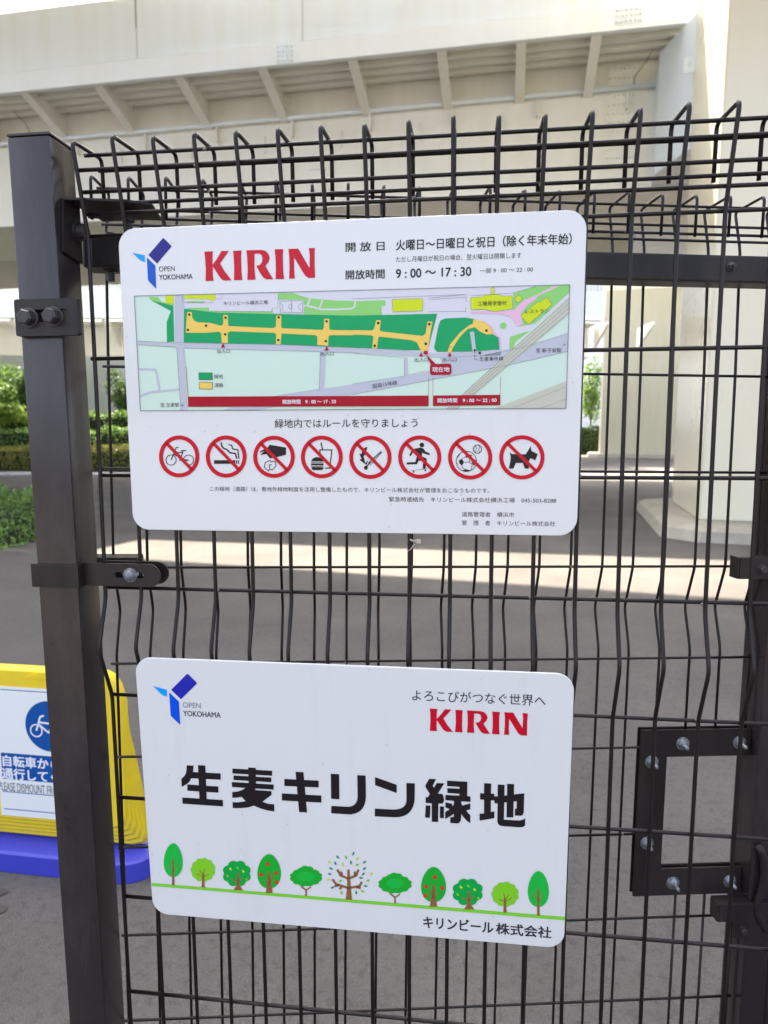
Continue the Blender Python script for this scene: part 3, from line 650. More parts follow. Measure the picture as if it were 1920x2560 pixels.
# clamp plate with two hexagon bolts
q = [fl_(k, 0.030) for k in ((34, 747), (193, 745), (193, 836), (38, 842))]
x0, x1, zt, zb_ = (q[0][0] + q[3][0]) / 2, (q[1][0] + q[2][0]) / 2, (q[0][1] + q[1][1]) / 2, (q[2][1] + q[3][1]) / 2
clamp = MB()
b = bmesh.new()
def slotplate(b, x0, x1, z0, z1, y0, y1, sx0, sx1, sz, sh, rc=0.003, endround=False):
    """flat plate with a slot (sx0..sx1, centre sz, half height sh); returns via MB b"""
    n = 8
    if endround:
        R = (z1 - z0) / 2; cx = x1 - R; cz = (z0 + z1) / 2
        outer = [(x0, z0)] + [(cx + R * math.sin(a), cz - R * math.cos(a)) for a in [math.pi * k / 16 for k in range(17)]] + [(x0, z1)]
    else:
        def arc(cx, cz, a0): return [(cx + rc * math.cos(a0 + k * math.pi / 8), cz + rc * math.sin(a0 + k * math.pi / 8)) for k in range(5)]
        outer = arc(x0 + rc, z0 + rc, math.pi) + arc(x1 - rc, z0 + rc, 1.5 * math.pi) + arc(x1 - rc, z1 - rc, 0) + arc(x0 + rc, z1 - rc, .5 * math.pi)
    inner = [(sx1 - sh + sh * math.sin(a), sz - sh * math.cos(a)) for a in [math.pi * k / n for k in range(n + 1)]] + [(sx0 + sh - sh * math.sin(a), sz + sh * math.cos(a)) for a in [math.pi * k / n for k in range(n + 1)]]
    pts = [Vector((p[0], p[1], 0)) for p in outer + inner]
    tris = tessellate_polygon([[Vector((*p, 0)) for p in outer], [Vector((*p, 0)) for p in inner]])
    N = len(pts); vs = [(p.x, y0, p.y) for p in pts] + [(p.x, y1, p.y) for p in pts]; fs = [t for t in tris] + [tuple(N + i for i in t)[::-1] for t in tris]
    no = len(outer); ni = len(inner)
    fs += [(i, (i + 1) % no, N + (i + 1) % no, N + i) for i in range(no)] + [(no + i, no + (i + 1) % ni, N + no + (i + 1) % ni, N + no + i) for i in range(ni)]
    b.mesh(vs, fs)
def fix_normals(o):
    bm = bmesh.new(); bm.from_mesh(o.data); bmesh.ops.recalc_face_normals(bm, faces=bm.faces[:]); bm.to_mesh(o.data); bm.free(); return o
bb = MB(); sl0 = fl_((60, 790), .03); sl1 = fl_((174, 787), .03)
slotplate(bb, x0 + PX, x1 + PX, zb_, zt, -0.0215, -0.0290, sl0[0] + PX, sl1[0] + PX, (sl0[1] + sl1[1]) / 2, 0.0075)
bb.box(x0 + PX, x0 + PX + .003, -0.0213, 0.036, zb_ + .001, zt - .001, 0.0006)
clampo = fix_normals(bb.build('clamp_plate', M_PLATE, post))
for qq in ((68, 794), (130, 791)):
    p = fl_(qq, 0.033); hexbolt(clampo, FM, p[0] + PX, 0.029, p[1], 0.0088, 0.013, M_BOLTDARK, 'clamp_bolt')
# slot darkness: threaded stud between
# lower band with slotted tongue
q = [fl_(k, 0.0245) for k in ((78, 1411), (215, 1411), (78, 1469), (215, 1469))]
zt = (q[0][1] + q[1][1]) / 2; zb_ = (q[2][1] + q[3][1]) / 2; xl = (q[0][0] + q[2][0]) / 2
bb = MB(); t = 0.0028
bb.box(xl + PX, TR_ + .0032 + PX, -(NF + .0032), -(NF + .0004), zb_, zt, 0.0006)
bb.box(xl + PX, TL - .0004 + PX, -(NF + .0002), 0.034, zb_, zt, 0.0006)
bb.box(TR_ + .0004 + PX, TR_ + .0032 + PX, -(NF + .0002), -0.0085, zb_, zt, 0.0006)
tongue_x1 = fl_((400, 1440), 0.0115)[0]
s0 = fl_((286, 1440), .0115); s1 = fl_((359, 1440), .0115)
slotplate(bb, TR_ + .0034 + PX, tongue_x1 + PX, zb_ + .0003, zt - .0003, -0.0085, -0.0115, s0[0] + PX, s1[0] + PX, (zb_ + zt) / 2, 0.0042, endround=True)
slotplate(bb, TR_ + .02 + PX, tongue_x1 + PX + .003, zb_ + .0003, zt - .0003, 0.0062, 0.0092, s0[0] + PX, s1[0] + PX, (zb_ + zt) / 2, 0.0042, endround=True)
band = fix_normals(bb.build('clamp_band', M_PLATE, post))
p = fl_((322, 1441), 0.016); hexbolt(band, FM, p[0] + PX, 0.0117, (zb_ + zt) / 2 + .0005, 0.0068, 0.0085, M_GALV, 'coach_bolt', dome=True)
# channel seen above the tongue
a = bl_((232, 1384), 0.03); c = bl_((341, 1384), 0.03); d = bl_((341, 1412), 0.03)
hb = MB(); hb.box(a[0] - .03, c[0], -0.030, -0.027, d[1] - .012, c[1] - 0.006, .0006); hb.box(a[0] - .03, c[0], -0.0268, 0.004, c[1] - .009, c[1] - .006, .0006); hb.box(c[0] - .003, c[0] + .0003, -0.0266, .004, d[1] - .01, c[1] - .0092, .0005)
hb.build('hinge_channel', M_PLATE, gate)
# upper hinge bracket on the side of the post
def side(q):  # (n, z) on the post's right side plane x = TR_
    Mi = FM.inverted(); a = Mi @ EYEV; d = Mi.to_3x3() @ ray(*q); l = (TR_ + .003 - a.x) / d.x; p = a + d * l; return (p.y, p.z)
pts = [side(k) for k in ((157, 490), (168, 486), (214, 492), (214, 656), (158, 630), (157, 618))]
pts = [(min(y, 0.075), z) for y, z in pts]
hp = MB().prism([(pts[0][0], pts[0][1] - .003), (pts[0][0] + .004, pts[0][1]), (0.030, pts[0][1]), (0.030, pts[3][1] - .004), (pts[4][0], pts[4][1])], TR_ + .0006 + PX, TR_ + .0034 + PX, 'x', 0.0005).build('hinge_plate', M_PLATE, post)
zz = pts[0][1]
b = MB(); b.prism([(TR_ + .0036 + PX, -pts[0][0] * -1), (TR_ + .075 + PX, 0.012), (TR_ + .10 + PX, 0.03), (TR_ + .086 + PX, 0.085), (TR_ + .0036 + PX, 0.085)], zz - .004, zz - .001, 'z', .0004); b.build('hinge_top_plate', M_PLATE, hp)
b = MB().lathe([(0.0075, 0), (0.0075, .012), (.0045, .013), (.0045, .026)], (TR_ + .058 + PX, 0.05, zz - .0042), (0, 0, -1), 6); autosmooth(b.build('pivot_bolt', M_BOLTDARK, hp), 30)
b = MB().lathe([(0.012, 0), (0.012, .003), (.0095, .0032), (.0095, .012)], (TR_ + .0036 + PX, 0.02, zz - .035), (1, 0, 0), 16); autosmooth(b.build('side_bolt', M_BOLTDARK, hp), 30)
# end block of the rail and bolts above and below it
ra = bl_((226, 588), 0.048); rb = bl_((300, 664), 0.048)
o = MB().box(ra[0], rb[0] + .05, -0.050, -0.0025, rb[1], ra[1], 0.002).build('rail_end', M_PLATE, gate)
p = bl_((275, 668), .028); autosmooth(MB().lathe([(0.010, 0), (.010, .004), (.0055, .0045), (.0055, .016)], (p[0], -0.026, rb[1]), (0, 0, -1), 16).build('pivot_nut', M_BOLTDARK, o), 30)
p = bl_((275, 584), .028); autosmooth(MB().lathe([(0.013, 0), (.013, .003), (.008, .0032), (.008, .009)], (p[0], -0.026, ra[1]), (0, 0, 1), 16).build('pivot_nut', M_BOLTDARK, o), 30)

# weathered tie left on the wire below the upper sign
p = fl_((1034, 1352), 0.006)
tie = empty('cable_tie', FM @ Matrix.Translation((p[0], -0.004, p[1])), 'old broken pale cable tie on the wire just below the upper sign', 'cable tie')
M_TIE = mat('old_nylon', (0.42, 0.35, 0.27), 0.7)
b = MB(); b.tube([(-.004, 0, .001), (0, -.004, 0), (.004, 0, -.001), (0.006, .003, 0)], .0012, 6); b.tube([(0.001, -.002, -.004), (-.003, -.003, -.010), (-.007, -.002, -.013)], .0006, 5); b.build('strap', M_TIE, tie, True)
MB().box(0.0035, 0.009, -.005, -.001, -.003, .002, .0006).build('buckle', M_TIE, tie)

# ================================================================== SIGNS
def flat(name, items, S_, parent, layer, lab=None):
    """items: (polygon in pixels or local, material[, 'local']) -> one printed mesh on the sign face"""
    vs, fs, mi, ml = [], [], [], []
    for it in items:
        poly, mt = it[0], it[1]; L_ = it[2] if len(it) > 2 else 0
        P_ = [loc(S_, q) for q in poly]
        if mt not in ml: ml.append(mt)
        y = -(layer + L_) * 0.00012
        b = len(vs); vs += [(p[0], y, p[1]) for p in P_]
        for t in tessellate_polygon([[Vector((p[0], p[1], 0)) for p in P_]]):
            a, c, d = (P_[i] for i in t)
            s = (c[0] - a[0]) * (d[1] - a[1]) - (c[1] - a[1]) * (d[0] - a[0])
            fs.append(tuple(b + i for i in (t if s > 0 else t[::-1]))); mi.append(ml.index(mt))
    o = mesh_obj(name, vs, fs, ml, parent, mi)
    if lab: o['label'] = lab
    return o
def circ(c, r, ry=None, n=40): ry = ry or r; return [(c[0] + r * math.cos(2 * math.pi * k / n), c[1] + ry * math.sin(2 * math.pi * k / n)) for k in range(n)]
def seg(p, q, w):
    p, q = Vector(p), Vector(q); d = (q - p).normalized(); n = Vector((-d.y, d.x)) * w / 2; return [tuple(p + n), tuple(q + n), tuple(q - n), tuple(p - n)]
def stroke(pts, w, closed=False):
    P_ = [Vector(p) for p in pts]; n = len(P_); L_, R_ = [], []
    for i, p in enumerate(P_):
        a = P_[i - 1] if (i > 0 or closed) else None; b = P_[(i + 1) % n] if (i < n - 1 or closed) else None
        d1 = (p - a).normalized() if a is not None else (b - p).normalized(); d2 = (b - p).normalized() if b is not None else d1
        t = (d1 + d2); t = t.normalized() if t.length > 1e-6 else d1; nn = Vector((-t.y, t.x)); k = max(.35, nn.dot(Vector((-d1.y, d1.x))))
        L_.append(p + nn * w / 2 / k); R_.append(p - nn * w / 2 / k)
    quads = []
    for i in range(n if closed else n - 1):
        j = (i + 1) % n; quads.append([tuple(L_[i]), tuple(L_[j]), tuple(R_[j]), tuple(R_[i])])
    return quads
def bez(p0, p1, p2, n=8): 
    p0, p1, p2 = Vector(p0), Vector(p1), Vector(p2); return [tuple(p0 * (1 - t) ** 2 + p1 * 2 * t * (1 - t) + p2 * t * t) for t in [k / n for k in range(n + 1)]]

TXT = []
def text(s, q0, q1, h, mt, S_, parent, layer=3, bold=0.0, spacing=1.0, name='lettering', rot=False):
    """q0, q1: lower left and lower right of the line's ink, h: ink height, all in photograph pixels"""
    cu = bpy.data.curves.new('t', 'FONT'); cu.body = s; cu.size = 1; cu.space_character = spacing; cu.resolution_u = 4
    ob = bpy.data.objects.new('t', cu); COL.objects.link(ob); TXT.append((ob, q0, q1, h, mt, S_, parent, layer, name, rot, bold))
def flush_text():
    bpy.context.view_layer.update(); dg = bpy.context.evaluated_depsgraph_get(); res = []
    for T in TXT: res.append(bpy.data.meshes.new_from_object(T[0].evaluated_get(dg)))
    for me, (ob, q0, q1, h, mt, S_, parent, layer, name, rot, bold) in zip(res, TXT):
        bpy.data.objects.remove(ob)
        if not len(me.vertices): print('EMPTY TEXT'); continue
        xs_ = [v.co.x for v in me.vertices]; ys = [v.co.y for v in me.vertices]; x0, x1, y0, y1 = min(xs_), max(xs_), min(ys), max(ys)
        a, b = loc(S_, q0), loc(S_, q1); c = loc(S_, (q0[0], q0[1] - h)); H = c[1] - a[1]; d = Vector((b[0] - a[0], b[1] - a[1] if rot else 0)); Wd = d.length; d.normalize(); nrm = Vector((-d.y, d.x))
        z0 = a[1] if rot else (a[1] + b[1]) / 2
        for v in me.vertices:
            u = (v.co.x - x0) / (x1 - x0) * Wd; w = (v.co.y - y0) / (y1 - y0) * H
            v.co = (a[0] + d.x * u + nrm.x * w, -layer * 0.00012, z0 + d.y * u + nrm.y * w)
        if bold:   # heavier weight: the glyphs laid down again a stroke fraction aside
            k_ = bold * 1.0 * H; base_v = [v.co.copy() for v in me.vertices]; polys = [tuple(p_.vertices) for p_ in me.polygons]; vs, fs = [], []
            for i_, (dx_, dz_) in enumerate(((-1, -1), (1, -1), (1, 1), (-1, 1), (0, 0))):
                b_ = len(vs); vs += [(v.x + dx_ * k_, v.y - i_ * 0.00001, v.z + dz_ * k_ * .7) for v in base_v]; fs += [tuple(b_ + q_ for q_ in p_) for p_ in polys]
            me = bpy.data.meshes.new(name); me.from_pydata(vs, [], fs)
        me.materials.clear(); me.materials.append(mt); me.name = name
        o = bpy.data.objects.new(name, me); link(o, parent)
    TXT.clear()

def board(S_, corners, rc, parent, th=0.0025):
    P_ = [loc(S_, q) for q in corners]  # TL TR BR BL
    x0 = (P_[0][0] + P_[3][0]) / 2; x1 = (P_[1][0] + P_[2][0]) / 2; z1 = (P_[0][1] + P_[1][1]) / 2; z0 = (P_[2][1] + P_[3][1]) / 2
    def rr(d):
        out = []
        for (cx, cz, a0) in ((x0 + rc, z0 + rc, math.pi), (x1 - rc, z0 + rc, 1.5 * math.pi), (x1 - rc, z1 - rc, 0), (x0 + rc, z1 - rc, .5 * math.pi)):
            for k in range(11): a = a0 + k * math.pi / 20; out.append((cx + (rc - d) * math.cos(a), cz + (rc - d) * math.sin(a)))
        return out
    A_ = rr(0.0005); B_ = rr(0); n = len(A_)
    vs = [(p[0], 0, p[1]) for p in A_] + [(p[0], 0.0005, p[1]) for p in B_] + [(p[0], th, p[1]) for p in B_]
    fs = [tuple(range(n))] + [(i + n, (i + 1) % n + n, (i + 1) % n, i) for i in range(n)] + [(i + 2 * n, (i + 1) % n + 2 * n, (i + 1) % n + n, i + n) for i in range(n)] + [tuple(range(2 * n, 3 * n))[::-1]]
    mi = [0] + [0] * n + [1] * n + [1]
    o = mesh_obj('board', vs, fs, [M_WHITE, M_EDGE], parent, mi); return x0, x1, z0, z1

# ---- KIRIN word mark outlines (pixels of an enlarged view of the upper sign)
def k1(x, y): return (500 + x / 5.53, 600 + y / 5.53)
KIR = [
 [(60, 160), (178, 157), (174, 230), (174, 345), (240, 255), (296, 153), (400, 150), (280, 325), (340, 430), (437, 558), (345, 563), (300, 545), (265, 500), (178, 365), (180, 500), (190, 565), (78, 568), (80, 400), (72, 250)],
 [(458, 149), (575, 145), (570, 230), (575, 450), (588, 554), (470, 557), (474, 400), (468, 250)],
 [(640, 143), (850, 137), (905, 150), (945, 190), (965, 245), (950, 305), (905, 360), (950, 440), (1015, 543), (925, 546), (880, 525), (840, 470), (778, 355), (830, 345), (860, 305), (865, 250), (850, 205), (815, 188), (755, 192), (755, 400), (770, 548), (655, 552), (660, 400), (652, 230)],
 [(1032, 128), (1153, 126), (1146, 230), (1152, 430), (1165, 540), (1045, 542), (1050, 400), (1043, 230)],
 [(1222, 124), (1360, 119), (1515, 390), (1517, 200), (1505, 113), (1588, 111), (1585, 300), (1592, 524), (1500, 526), (1460, 500), (1420, 440), (1302, 240), (1303, 430), (1313, 534), (1232, 537), (1238, 400), (1234, 230)]]
def wordmark(S_, parent, box=None):
    src = [[loc(S1M, k1(*p)) for p in L_] for L_ in KIR]
    X_ = [p[0] for L_ in src for p in L_]; Z_ = [p[1] for L_ in src for p in L_]; a0, a1, b0, b1 = min(X_), max(X_), min(Z_), max(Z_)
    if box:
        p, q, r = (loc(S_, k) for k in box); c0, c1, d0, d1 = p[0], q[0], (p[1] + q[1]) / 2, 0; d1 = d0 + (r[1] - p[1])
    else: c0, c1, d0, d1 = a0, a1, b0, b1
    for L_ in src:
        P_ = [(c0 + (x - a0) / (a1 - a0) * (c1 - c0), d0 + (z - b0) / (b1 - b0) * (d1 - d0)) for x, z in L_]
        vs = [(p[0], -0.00036, p[1]) for p in P_]; fs = []
        for t in tessellate_polygon([[Vector((p[0], p[1], 0)) for p in P_]]):
            a, c, d = (P_[i] for i in t); s = (c[0] - a[0]) * (d[1] - a[1]) - (c[1] - a[1]) * (d[0] - a[0]); fs.append(t if s > 0 else t[::-1])
        mesh_obj('logo_letter', vs, fs, P_RED, parent)

# ------------------------------------------------------------------ upper sign
S1M = FM @ Matrix.Translation((0, -0.0060, 0))
s1 = empty('information_sign', S1M, 'white upper sign with a coloured park map and eight red prohibition rings', 'sign')
board(S1M, [(292.7, 571.9), (1467, 523.8), (1443.2, 1340.9), (334.3, 1323.1)], 0.0215, s1)
wordmark(S1M, s1)
def o1(x, y): return (320 + x / 9.217, 580 + y / 9.217)
flat('logo_mark', [([o1(*p) for p in [(472, 532), (800, 150), (815, 143), (832, 150), (995, 312), (1003, 330), (997, 345), (672, 728)]], P_NAVY), ([o1(*p) for p in [(436, 585), (632, 775), (652, 1308), (640, 1302), (480, 1135), (462, 1090)]], P_BLUE), ([o1(*p) for p in [(100, 478), (390, 538), (392, 693), (320, 672), (280, 650)]], P_CYAN)], S1M, s1, 3)
T = lambda s, q0, q1, h, mt=P_INK, **k: text(s, q0, q1, h, mt, S1M, s1, **k)
T('OPEN', o1(718, 912), o1(1080, 905), 13); T('YOKOHAMA', o1(722, 1103), o1(1492, 1085), 13, P_INK, bold=.012)
def h5(x, y): return (280 + x / 1.3825, 500 + y / 1.3825)
T('開 放 日', h5(808, 178), h5(942, 176), 23, P_BLACK, bold=.016)
T('火曜日～日曜日と祝日（除く年末年始）', h5(982, 174), h5(1588, 154), 27, P_BLACK, bold=.016)
T('ただし月曜日が祝日の場合、翌火曜日は閉鎖します', h5(982, 215), h5(1415, 201), 14)
T('開放時間', h5(808, 274), h5(942, 272), 23, P_BLACK, bold=.018)
T('9 : 00 ～ 17 : 30', h5(982, 269), h5(1241, 263), 22, P_BLACK, bold=.022)
T('一部 9 : 00 ～ 22 : 00', h5(1271, 254), h5(1455, 248), 13)
T('緑地内ではルールを守りましょう', (687, 1069), (1044, 1069), 22, P_BLACK, bold=.004)
def n8(x, y): return (320 + x / 1.4813, 1020 + y / 1.4813)
T('この緑地（道路）は、敷地外緑地制度を活用し整備したもので、キリンビール株式会社が管理をおこなうものです。', n8(304, 307), n8(1338, 316), 12)
T('緊急時連絡先　キリンビール株式会社横浜工場　045-503-8288', n8(967, 348), n8(1585, 351), 12.5)
T('道路管理者　横浜市', n8(1236, 403), n8(1430, 404), 12.5)
T('管　理　者　キリンビール株式会社', n8(1236, 435), n8(1582, 437), 12.5)

# map
def c6(x, y): return (320 + x / 2.860, 700 + y / 2.860)
def c7(x, y): return (880 + x / 2.9625, 700 + y / 2.9625)
def A6(*L_): return [c6(*p) for p in L_]
def A7(*L_): return [c7(*p) for p in L_]
mp_ = bpy.data.objects.new('map', None); link(mp_, s1)
border = A6((48, 116), ) + A7((1612, 36), (1584, 950)) + A6((92, 935), )
I = [(border, P_MAP, 0)]
I.append((A6((330, 109)) + A7((1612, 37), (1608, 130), (1300, 380), (1170, 420), (1165, 515), (1105, 520), (620, 545), (0, 500)) + A6((400, 450), (335, 445)), P_LOT, 1))
I.append((A6((165, 145), (325, 185), (332, 440), (280, 445), (278, 300), (308, 222)), P_DKG, 2))
I.append((A6((150, 118), (215, 122), (240, 155), (328, 170), (326, 186), (230, 166), (160, 140)), P_LAWN, 2))
I.append((A6((270, 111), (328, 110), (328, 168), (272, 168)), P_LIME, 3)); I.append((A6((403, 109), (627, 105), (627, 135), (612, 150), (590, 148), (588, 137), (403, 136)), P_LIME, 3))
I.append((A6((420, 152), (548, 152), (548, 164), (420, 164)), P_LAWN, 3))
I.append((A6((402, 200), (578, 197), (580, 223), (1030, 226), (1032, 205), (1040, 243), (640, 234), (500, 220)), P_LAWN, 3))
I.append((A6((1075, 95), (1180, 93), (1290, 131), (1500, 148), (1659, 151)) + A7((245, 150), (250, 188), (218, 195), (222, 262), (0, 266)) + A6((1260, 246), (1256, 143), (1073, 140)), P_LAWN, 3))
for s_ in stroke(A6((1302, 135), (1283, 185), (1380, 211), (1480, 212), (1600, 205), (1622, 190), (1626, 150)), 4.2) + stroke(A6((1390, 145), (1380, 180), (1365, 208)), 3.6) + stroke(A6((1256, 185), (1285, 187)), 3.6): I.append((s_, P_LOT, 4))
for s_ in stroke(A6((1087, 152), (1250, 148), (1250, 234), (1090, 230)), .8, True) + stroke(A6((1170, 150), (1170, 232)), .7) + stroke([c6(1163 + 15 * math.cos(k * .393), 191 + 15 * math.sin(k * .393)) for k in range(16)], .7, True) + stroke(A6((1090, 165), (1108, 180), (1108, 205), (1090, 220)), .7) + stroke(A6((1250, 165), (1222, 180), (1222, 205), (1250, 220)), .7): I.append((s_, P_LINE, 6))
I.append((A6((1078, 145), (1256, 143), (1258, 240), (1036, 240), (1036, 202), (1072, 202)), P_LOT, 4))
I.append((A6((402, 206), (640, 235), (1040, 243), (1659, 256)) + A7((0, 264), (632, 250), (560, 522), (400, 520), (0, 500)) + A6((1659, 484), (1100, 462), (400, 446)), P_DKG, 4))
I.append((A7((690, 285), (840, 278), (905, 290), (1000, 330), (1040, 400), (1085, 428), (1092, 515), (880, 530), (630, 533), (608, 505), (640, 340), (655, 300)), P_DKG, 4))
I.append((A6((425, 230), (457, 230), (462, 270), (476, 292), (500, 303), (590, 308), (665, 328), (683, 318), (683, 250), (715, 252), (718, 326), (726, 331), (1040, 345), (1058, 335), (1062, 255), (1097, 255), (1097, 338), (1105, 346), (1390, 358), (1400, 345), (1405, 278), (1440, 278), (1440, 350), (1452, 358), (1602, 361)) + A7((20, 372), (150, 375), (165, 360), (180, 298), (214, 300), (205, 372), (220, 382), (520, 415), (545, 400), (560, 308), (595, 310), (560, 530), (512, 530), (500, 500), (480, 462), (440, 446), (205, 420), (195, 430), (185, 508), (150, 505), (160, 420), (145, 410), (20, 405)) + A6((1602, 395), (1445, 395), (1435, 405), (1432, 470), (1355, 465), (1355, 405), (1340, 395), (1100, 383), (1092, 460), (1060, 460), (1060, 385), (1045, 378), (730, 368), (715, 380), (715, 450), (672, 450), (668, 380), (650, 370), (560, 378), (415, 378)), P_PATH, 5))
I.append((A7((900, 292), (975, 308), (1030, 355), (1045, 400), (1000, 405), (945, 380), (910, 350), (860, 362), (800, 420), (748, 500), (735, 535), (708, 535), (725, 480), (800, 390), (870, 335), (895, 325)), P_PATH, 5))
for p in ((440, 248), (430, 358), (560, 327), (699, 270), (697, 389), (1079, 268), (1076, 430), (1421, 296), (1416, 438)): I.append((A6((p[0] - 8, p[1] - 8), (p[0] + 8, p[1] - 8), (p[0] + 8, p[1] + 8), (p[0] - 8, p[1] + 8)), P_BLACK, 6))
for p in ((195, 320), (169, 488), (573, 328), (547, 473), (995, 375), (946, 540)): I.append((A7((p[0] - 9, p[1] - 9), (p[0] + 9, p[1] - 9), (p[0] + 9, p[1] + 9), (p[0] - 9, p[1] + 9)), P_BLACK, 6))
I.append((A6((70, 437), (280, 447), (1100, 462), (1659, 487)) + A7((0, 500), (380, 520), (620, 545), (880, 530), (1105, 519), (1100, 560), (600, 575), (0, 540)) + A6((1659, 523), (1400, 512), (400, 487), (71, 463)), P_ROAD, 2))
I.append((A7((1601, 395), (1596, 530), (1160, 630), (560, 745), (0, 848)) + A6((910, 932), (670, 932), (1040, 833), (1659, 738)) + A7((0, 770), (380, 716), (560, 678), (665, 615), (660, 588), (640, 575), (980, 556), (1300, 490)), P_ROAD, 2))
I.append((A6((337, 109), (403, 109), (403, 487), (397, 500), (426, 932), (380, 932), (350, 487), (337, 440)), P_ROAD, 3))
I.append((A6((1376, 513), (1414, 514), (1404, 772), (1368, 785)), P_ROAD, 3)); I.append((A7((388, 572), (412, 574), (415, 705), (388, 712)), P_ROAD, 3))
for s_ in stroke(A6((78, 637), (195, 640), (205, 660), (228, 790)), 5.4) + stroke(A6((90, 830), (160, 802), (370, 782)), 5.2): I.append((s_, P_ROAD, 3))
I.append((A7((1608, 130), (1604, 250), (780, 953), (700, 953)), P_TAN, 5)); I.append((A7((1585, 750), (1583, 950), (1050, 953)), P_TAN, 3))
for dx in (0, 22, 44, 66): 
    for s_ in stroke(A7((1607, 138 + dx * 1.55), (704 + dx, 953)), .7): I.append((s_, P_LINE, 6))
for s_ in stroke(A7((1585, 790), (1180, 953)), .6) + stroke(A7((1584, 885), (1390, 952)), .6): I.append((s_, P_LINE, 6))
I.append((A7((1192, 100), (1360, 48), (1612, 37), (1612, 88), (1360, 320), (1235, 345), (1250, 250), (1192, 220)), P_LAWN, 3)); I.append((A7((1170, 420), (1320, 375), (1210, 455), (1192, 508), (1165, 508)), P_LAWN, 3))
I.append((A7((877, 232), (960, 232), (1110, 232), (1200, 225), (1235, 185), (1270, 150), (1350, 120), (1480, 50), (1540, 44), (1375, 120), (1360, 145), (1300, 185), (1250, 255), (1265, 330), (1225, 345), (1190, 285), (1120, 255), (880, 247)), P_PINK, 4))
for s_ in stroke(A7((975, 308), (1030, 345), (1060, 400), (1095, 430), (1100, 515)), 3): I.append((s_, P_PINK, 5))
I.append(([c7(1120 + 24 * math.cos(k * .3142), 338 + 24 * math.sin(k * .3142)) for k in range(20)], P_LAWN, 4))
for L_ in (((880, 130), (975, 125), (980, 112), (1095, 108), (1100, 120), (1185, 118), (1188, 215), (1060, 235), (980, 218), (882, 220)), ((1030, 57), (1052, 56), (1052, 109), (1030, 110)), ((300, 145), (500, 138), (525, 142), (525, 228), (302, 237)), ((1235, 110), (1262, 140), (1228, 172), (1205, 140)), ((1250, 265), (1380, 160), (1395, 165), (1440, 128), (1482, 180), (1305, 330))):
    I.append((A7(*L_), P_LIME, 5)); [I.append((s_, P_LINE, 6)) for s_ in stroke(A7(*L_), .6, True)]
for L_ in (((563, 135), (845, 108)), ((570, 146), (838, 128)), ((565, 236), (842, 232)), ((845, 108), (845, 165)), ((842, 198), (842, 240)), ((0, 140), (845, 108)), ((880, 118), (1190, 98), (1360, 47))):
    [I.append((s_, P_LINE, 6)) for s_ in stroke(A7(*L_), .7)]
for L_ in (((672, 104), (672, 135), (632, 136)), ((580, 223), (1030, 226), (1030, 203), (1072, 200), (1075, 95)), ((390, 109), (395, 160), (612, 164)), ((70, 437), (280, 447), (1100, 462), (1659, 487)), ((71, 463), (340, 480), (352, 500), (380, 932)), ((403, 487), (1376, 513), (1370, 780), (1040, 833)), ((1414, 516), (1659, 523)), ((404, 500), (430, 830))):
    [I.append((s_, P_LINE, 6)) for s_ in stroke(A6(*L_), .55)]
for L_ in (((0, 770), (388, 712), (390, 575), (20, 545)), ((415, 703), (560, 672)), ((0, 850), (560, 745), (1160, 630), (1596, 530)), ((980, 556), (1300, 490), (1601, 395)), ((690, 535), (708, 484), (818, 532))):
    [I.append((s_, P_LINE, 6)) for s_ in stroke(A7(*L_), .6)]
I.append((A7((873, 385), (903, 382), (920, 530), (893, 530)), P_ROAD, 5))
I.append((A6((430, 834)) + A7((568, 856), (568, 935)) + A6((432, 907)), P_DRED, 7)); I.append((A7((600, 856), (1098, 850), (1098, 927), (600, 933)), P_DRED, 7))
for s_ in stroke(A6((419, 618), (431, 834)), .8) + stroke(A7((568, 722), (568, 856)), .8) + stroke(A7((600, 720), (600, 856)), .8) + stroke(A7((1100, 712), (1098, 850)), .8): I.append((s_, P_RED, 7))
I.append((A7((592, 622), (722, 620), (733, 626), (737, 636), (736, 690), (724, 702), (592, 704), (581, 698), (578, 688), (578, 636)), P_DRED, 7)); I.append((A7((552, 552), (622, 624), (584, 630)), P_DRED, 8))
I.append(([c7(547 + 16 * math.cos(k * .3142), 539 + 16 * math.sin(k * .3142)) for k in range(20)], P_DRED, 8)); I.append(([c7(908 + 8 * math.cos(k * .3142), 520 + 8 * math.sin(k * .3142)) for k in range(20)], P_BLACK, 8))
for s_ in stroke(A7((908, 520), (908, 588), (935, 588)), .8): I.append((s_, P_BLACK, 8))
for t_ in ((A6((682, 450), (697, 483), (667, 483))), (A6((1422, 472), (1438, 505), (1407, 505))), (A7((512, 537), (528, 567), (496, 567))), (A7((724, 537), (740, 567), (707, 567)))): I.append((t_, P_DRED, 8))
I.append((A6((507, 662), (605, 663), (606, 715), (508, 713)), P_BLACK, 4)); I.append((A6((510, 665), (602, 666), (603, 712), (511, 710)), P_DKG, 5)); I.append((A6((509, 730), (606, 731), (608, 781), (511, 780)), P_BLACK, 4)); I.append((A6((512, 733), (603, 734), (605, 778), (514, 777)), P_PATH, 5))
for s_ in stroke(border, 1.5, True): I.append((s_, P_LINE, 9))
flat('map_drawing', I, S1M, mp_, 2)
TM = lambda s, q0, q1, h, mt=P_INK, **k: text(s, q0, q1, h, mt, S1M, mp_, layer=12, name='map_lettering', **k)
TM('キリンビール横浜工場', c6(686, 180), c6(1002, 176), 10); TM('出入口', c6(640, 523), c6(732, 523), 9.6); TM('出入口', c6(1378, 541), c6(1472, 541), 9.6)
TM('緑地', c6(620, 706), c6(681, 704), 10.5); TM('通路', c6(622, 768), c6(683, 767), 10.5); TM('至 生麦駅 ↓', c6(237, 908), c6(402, 908), 10.5)
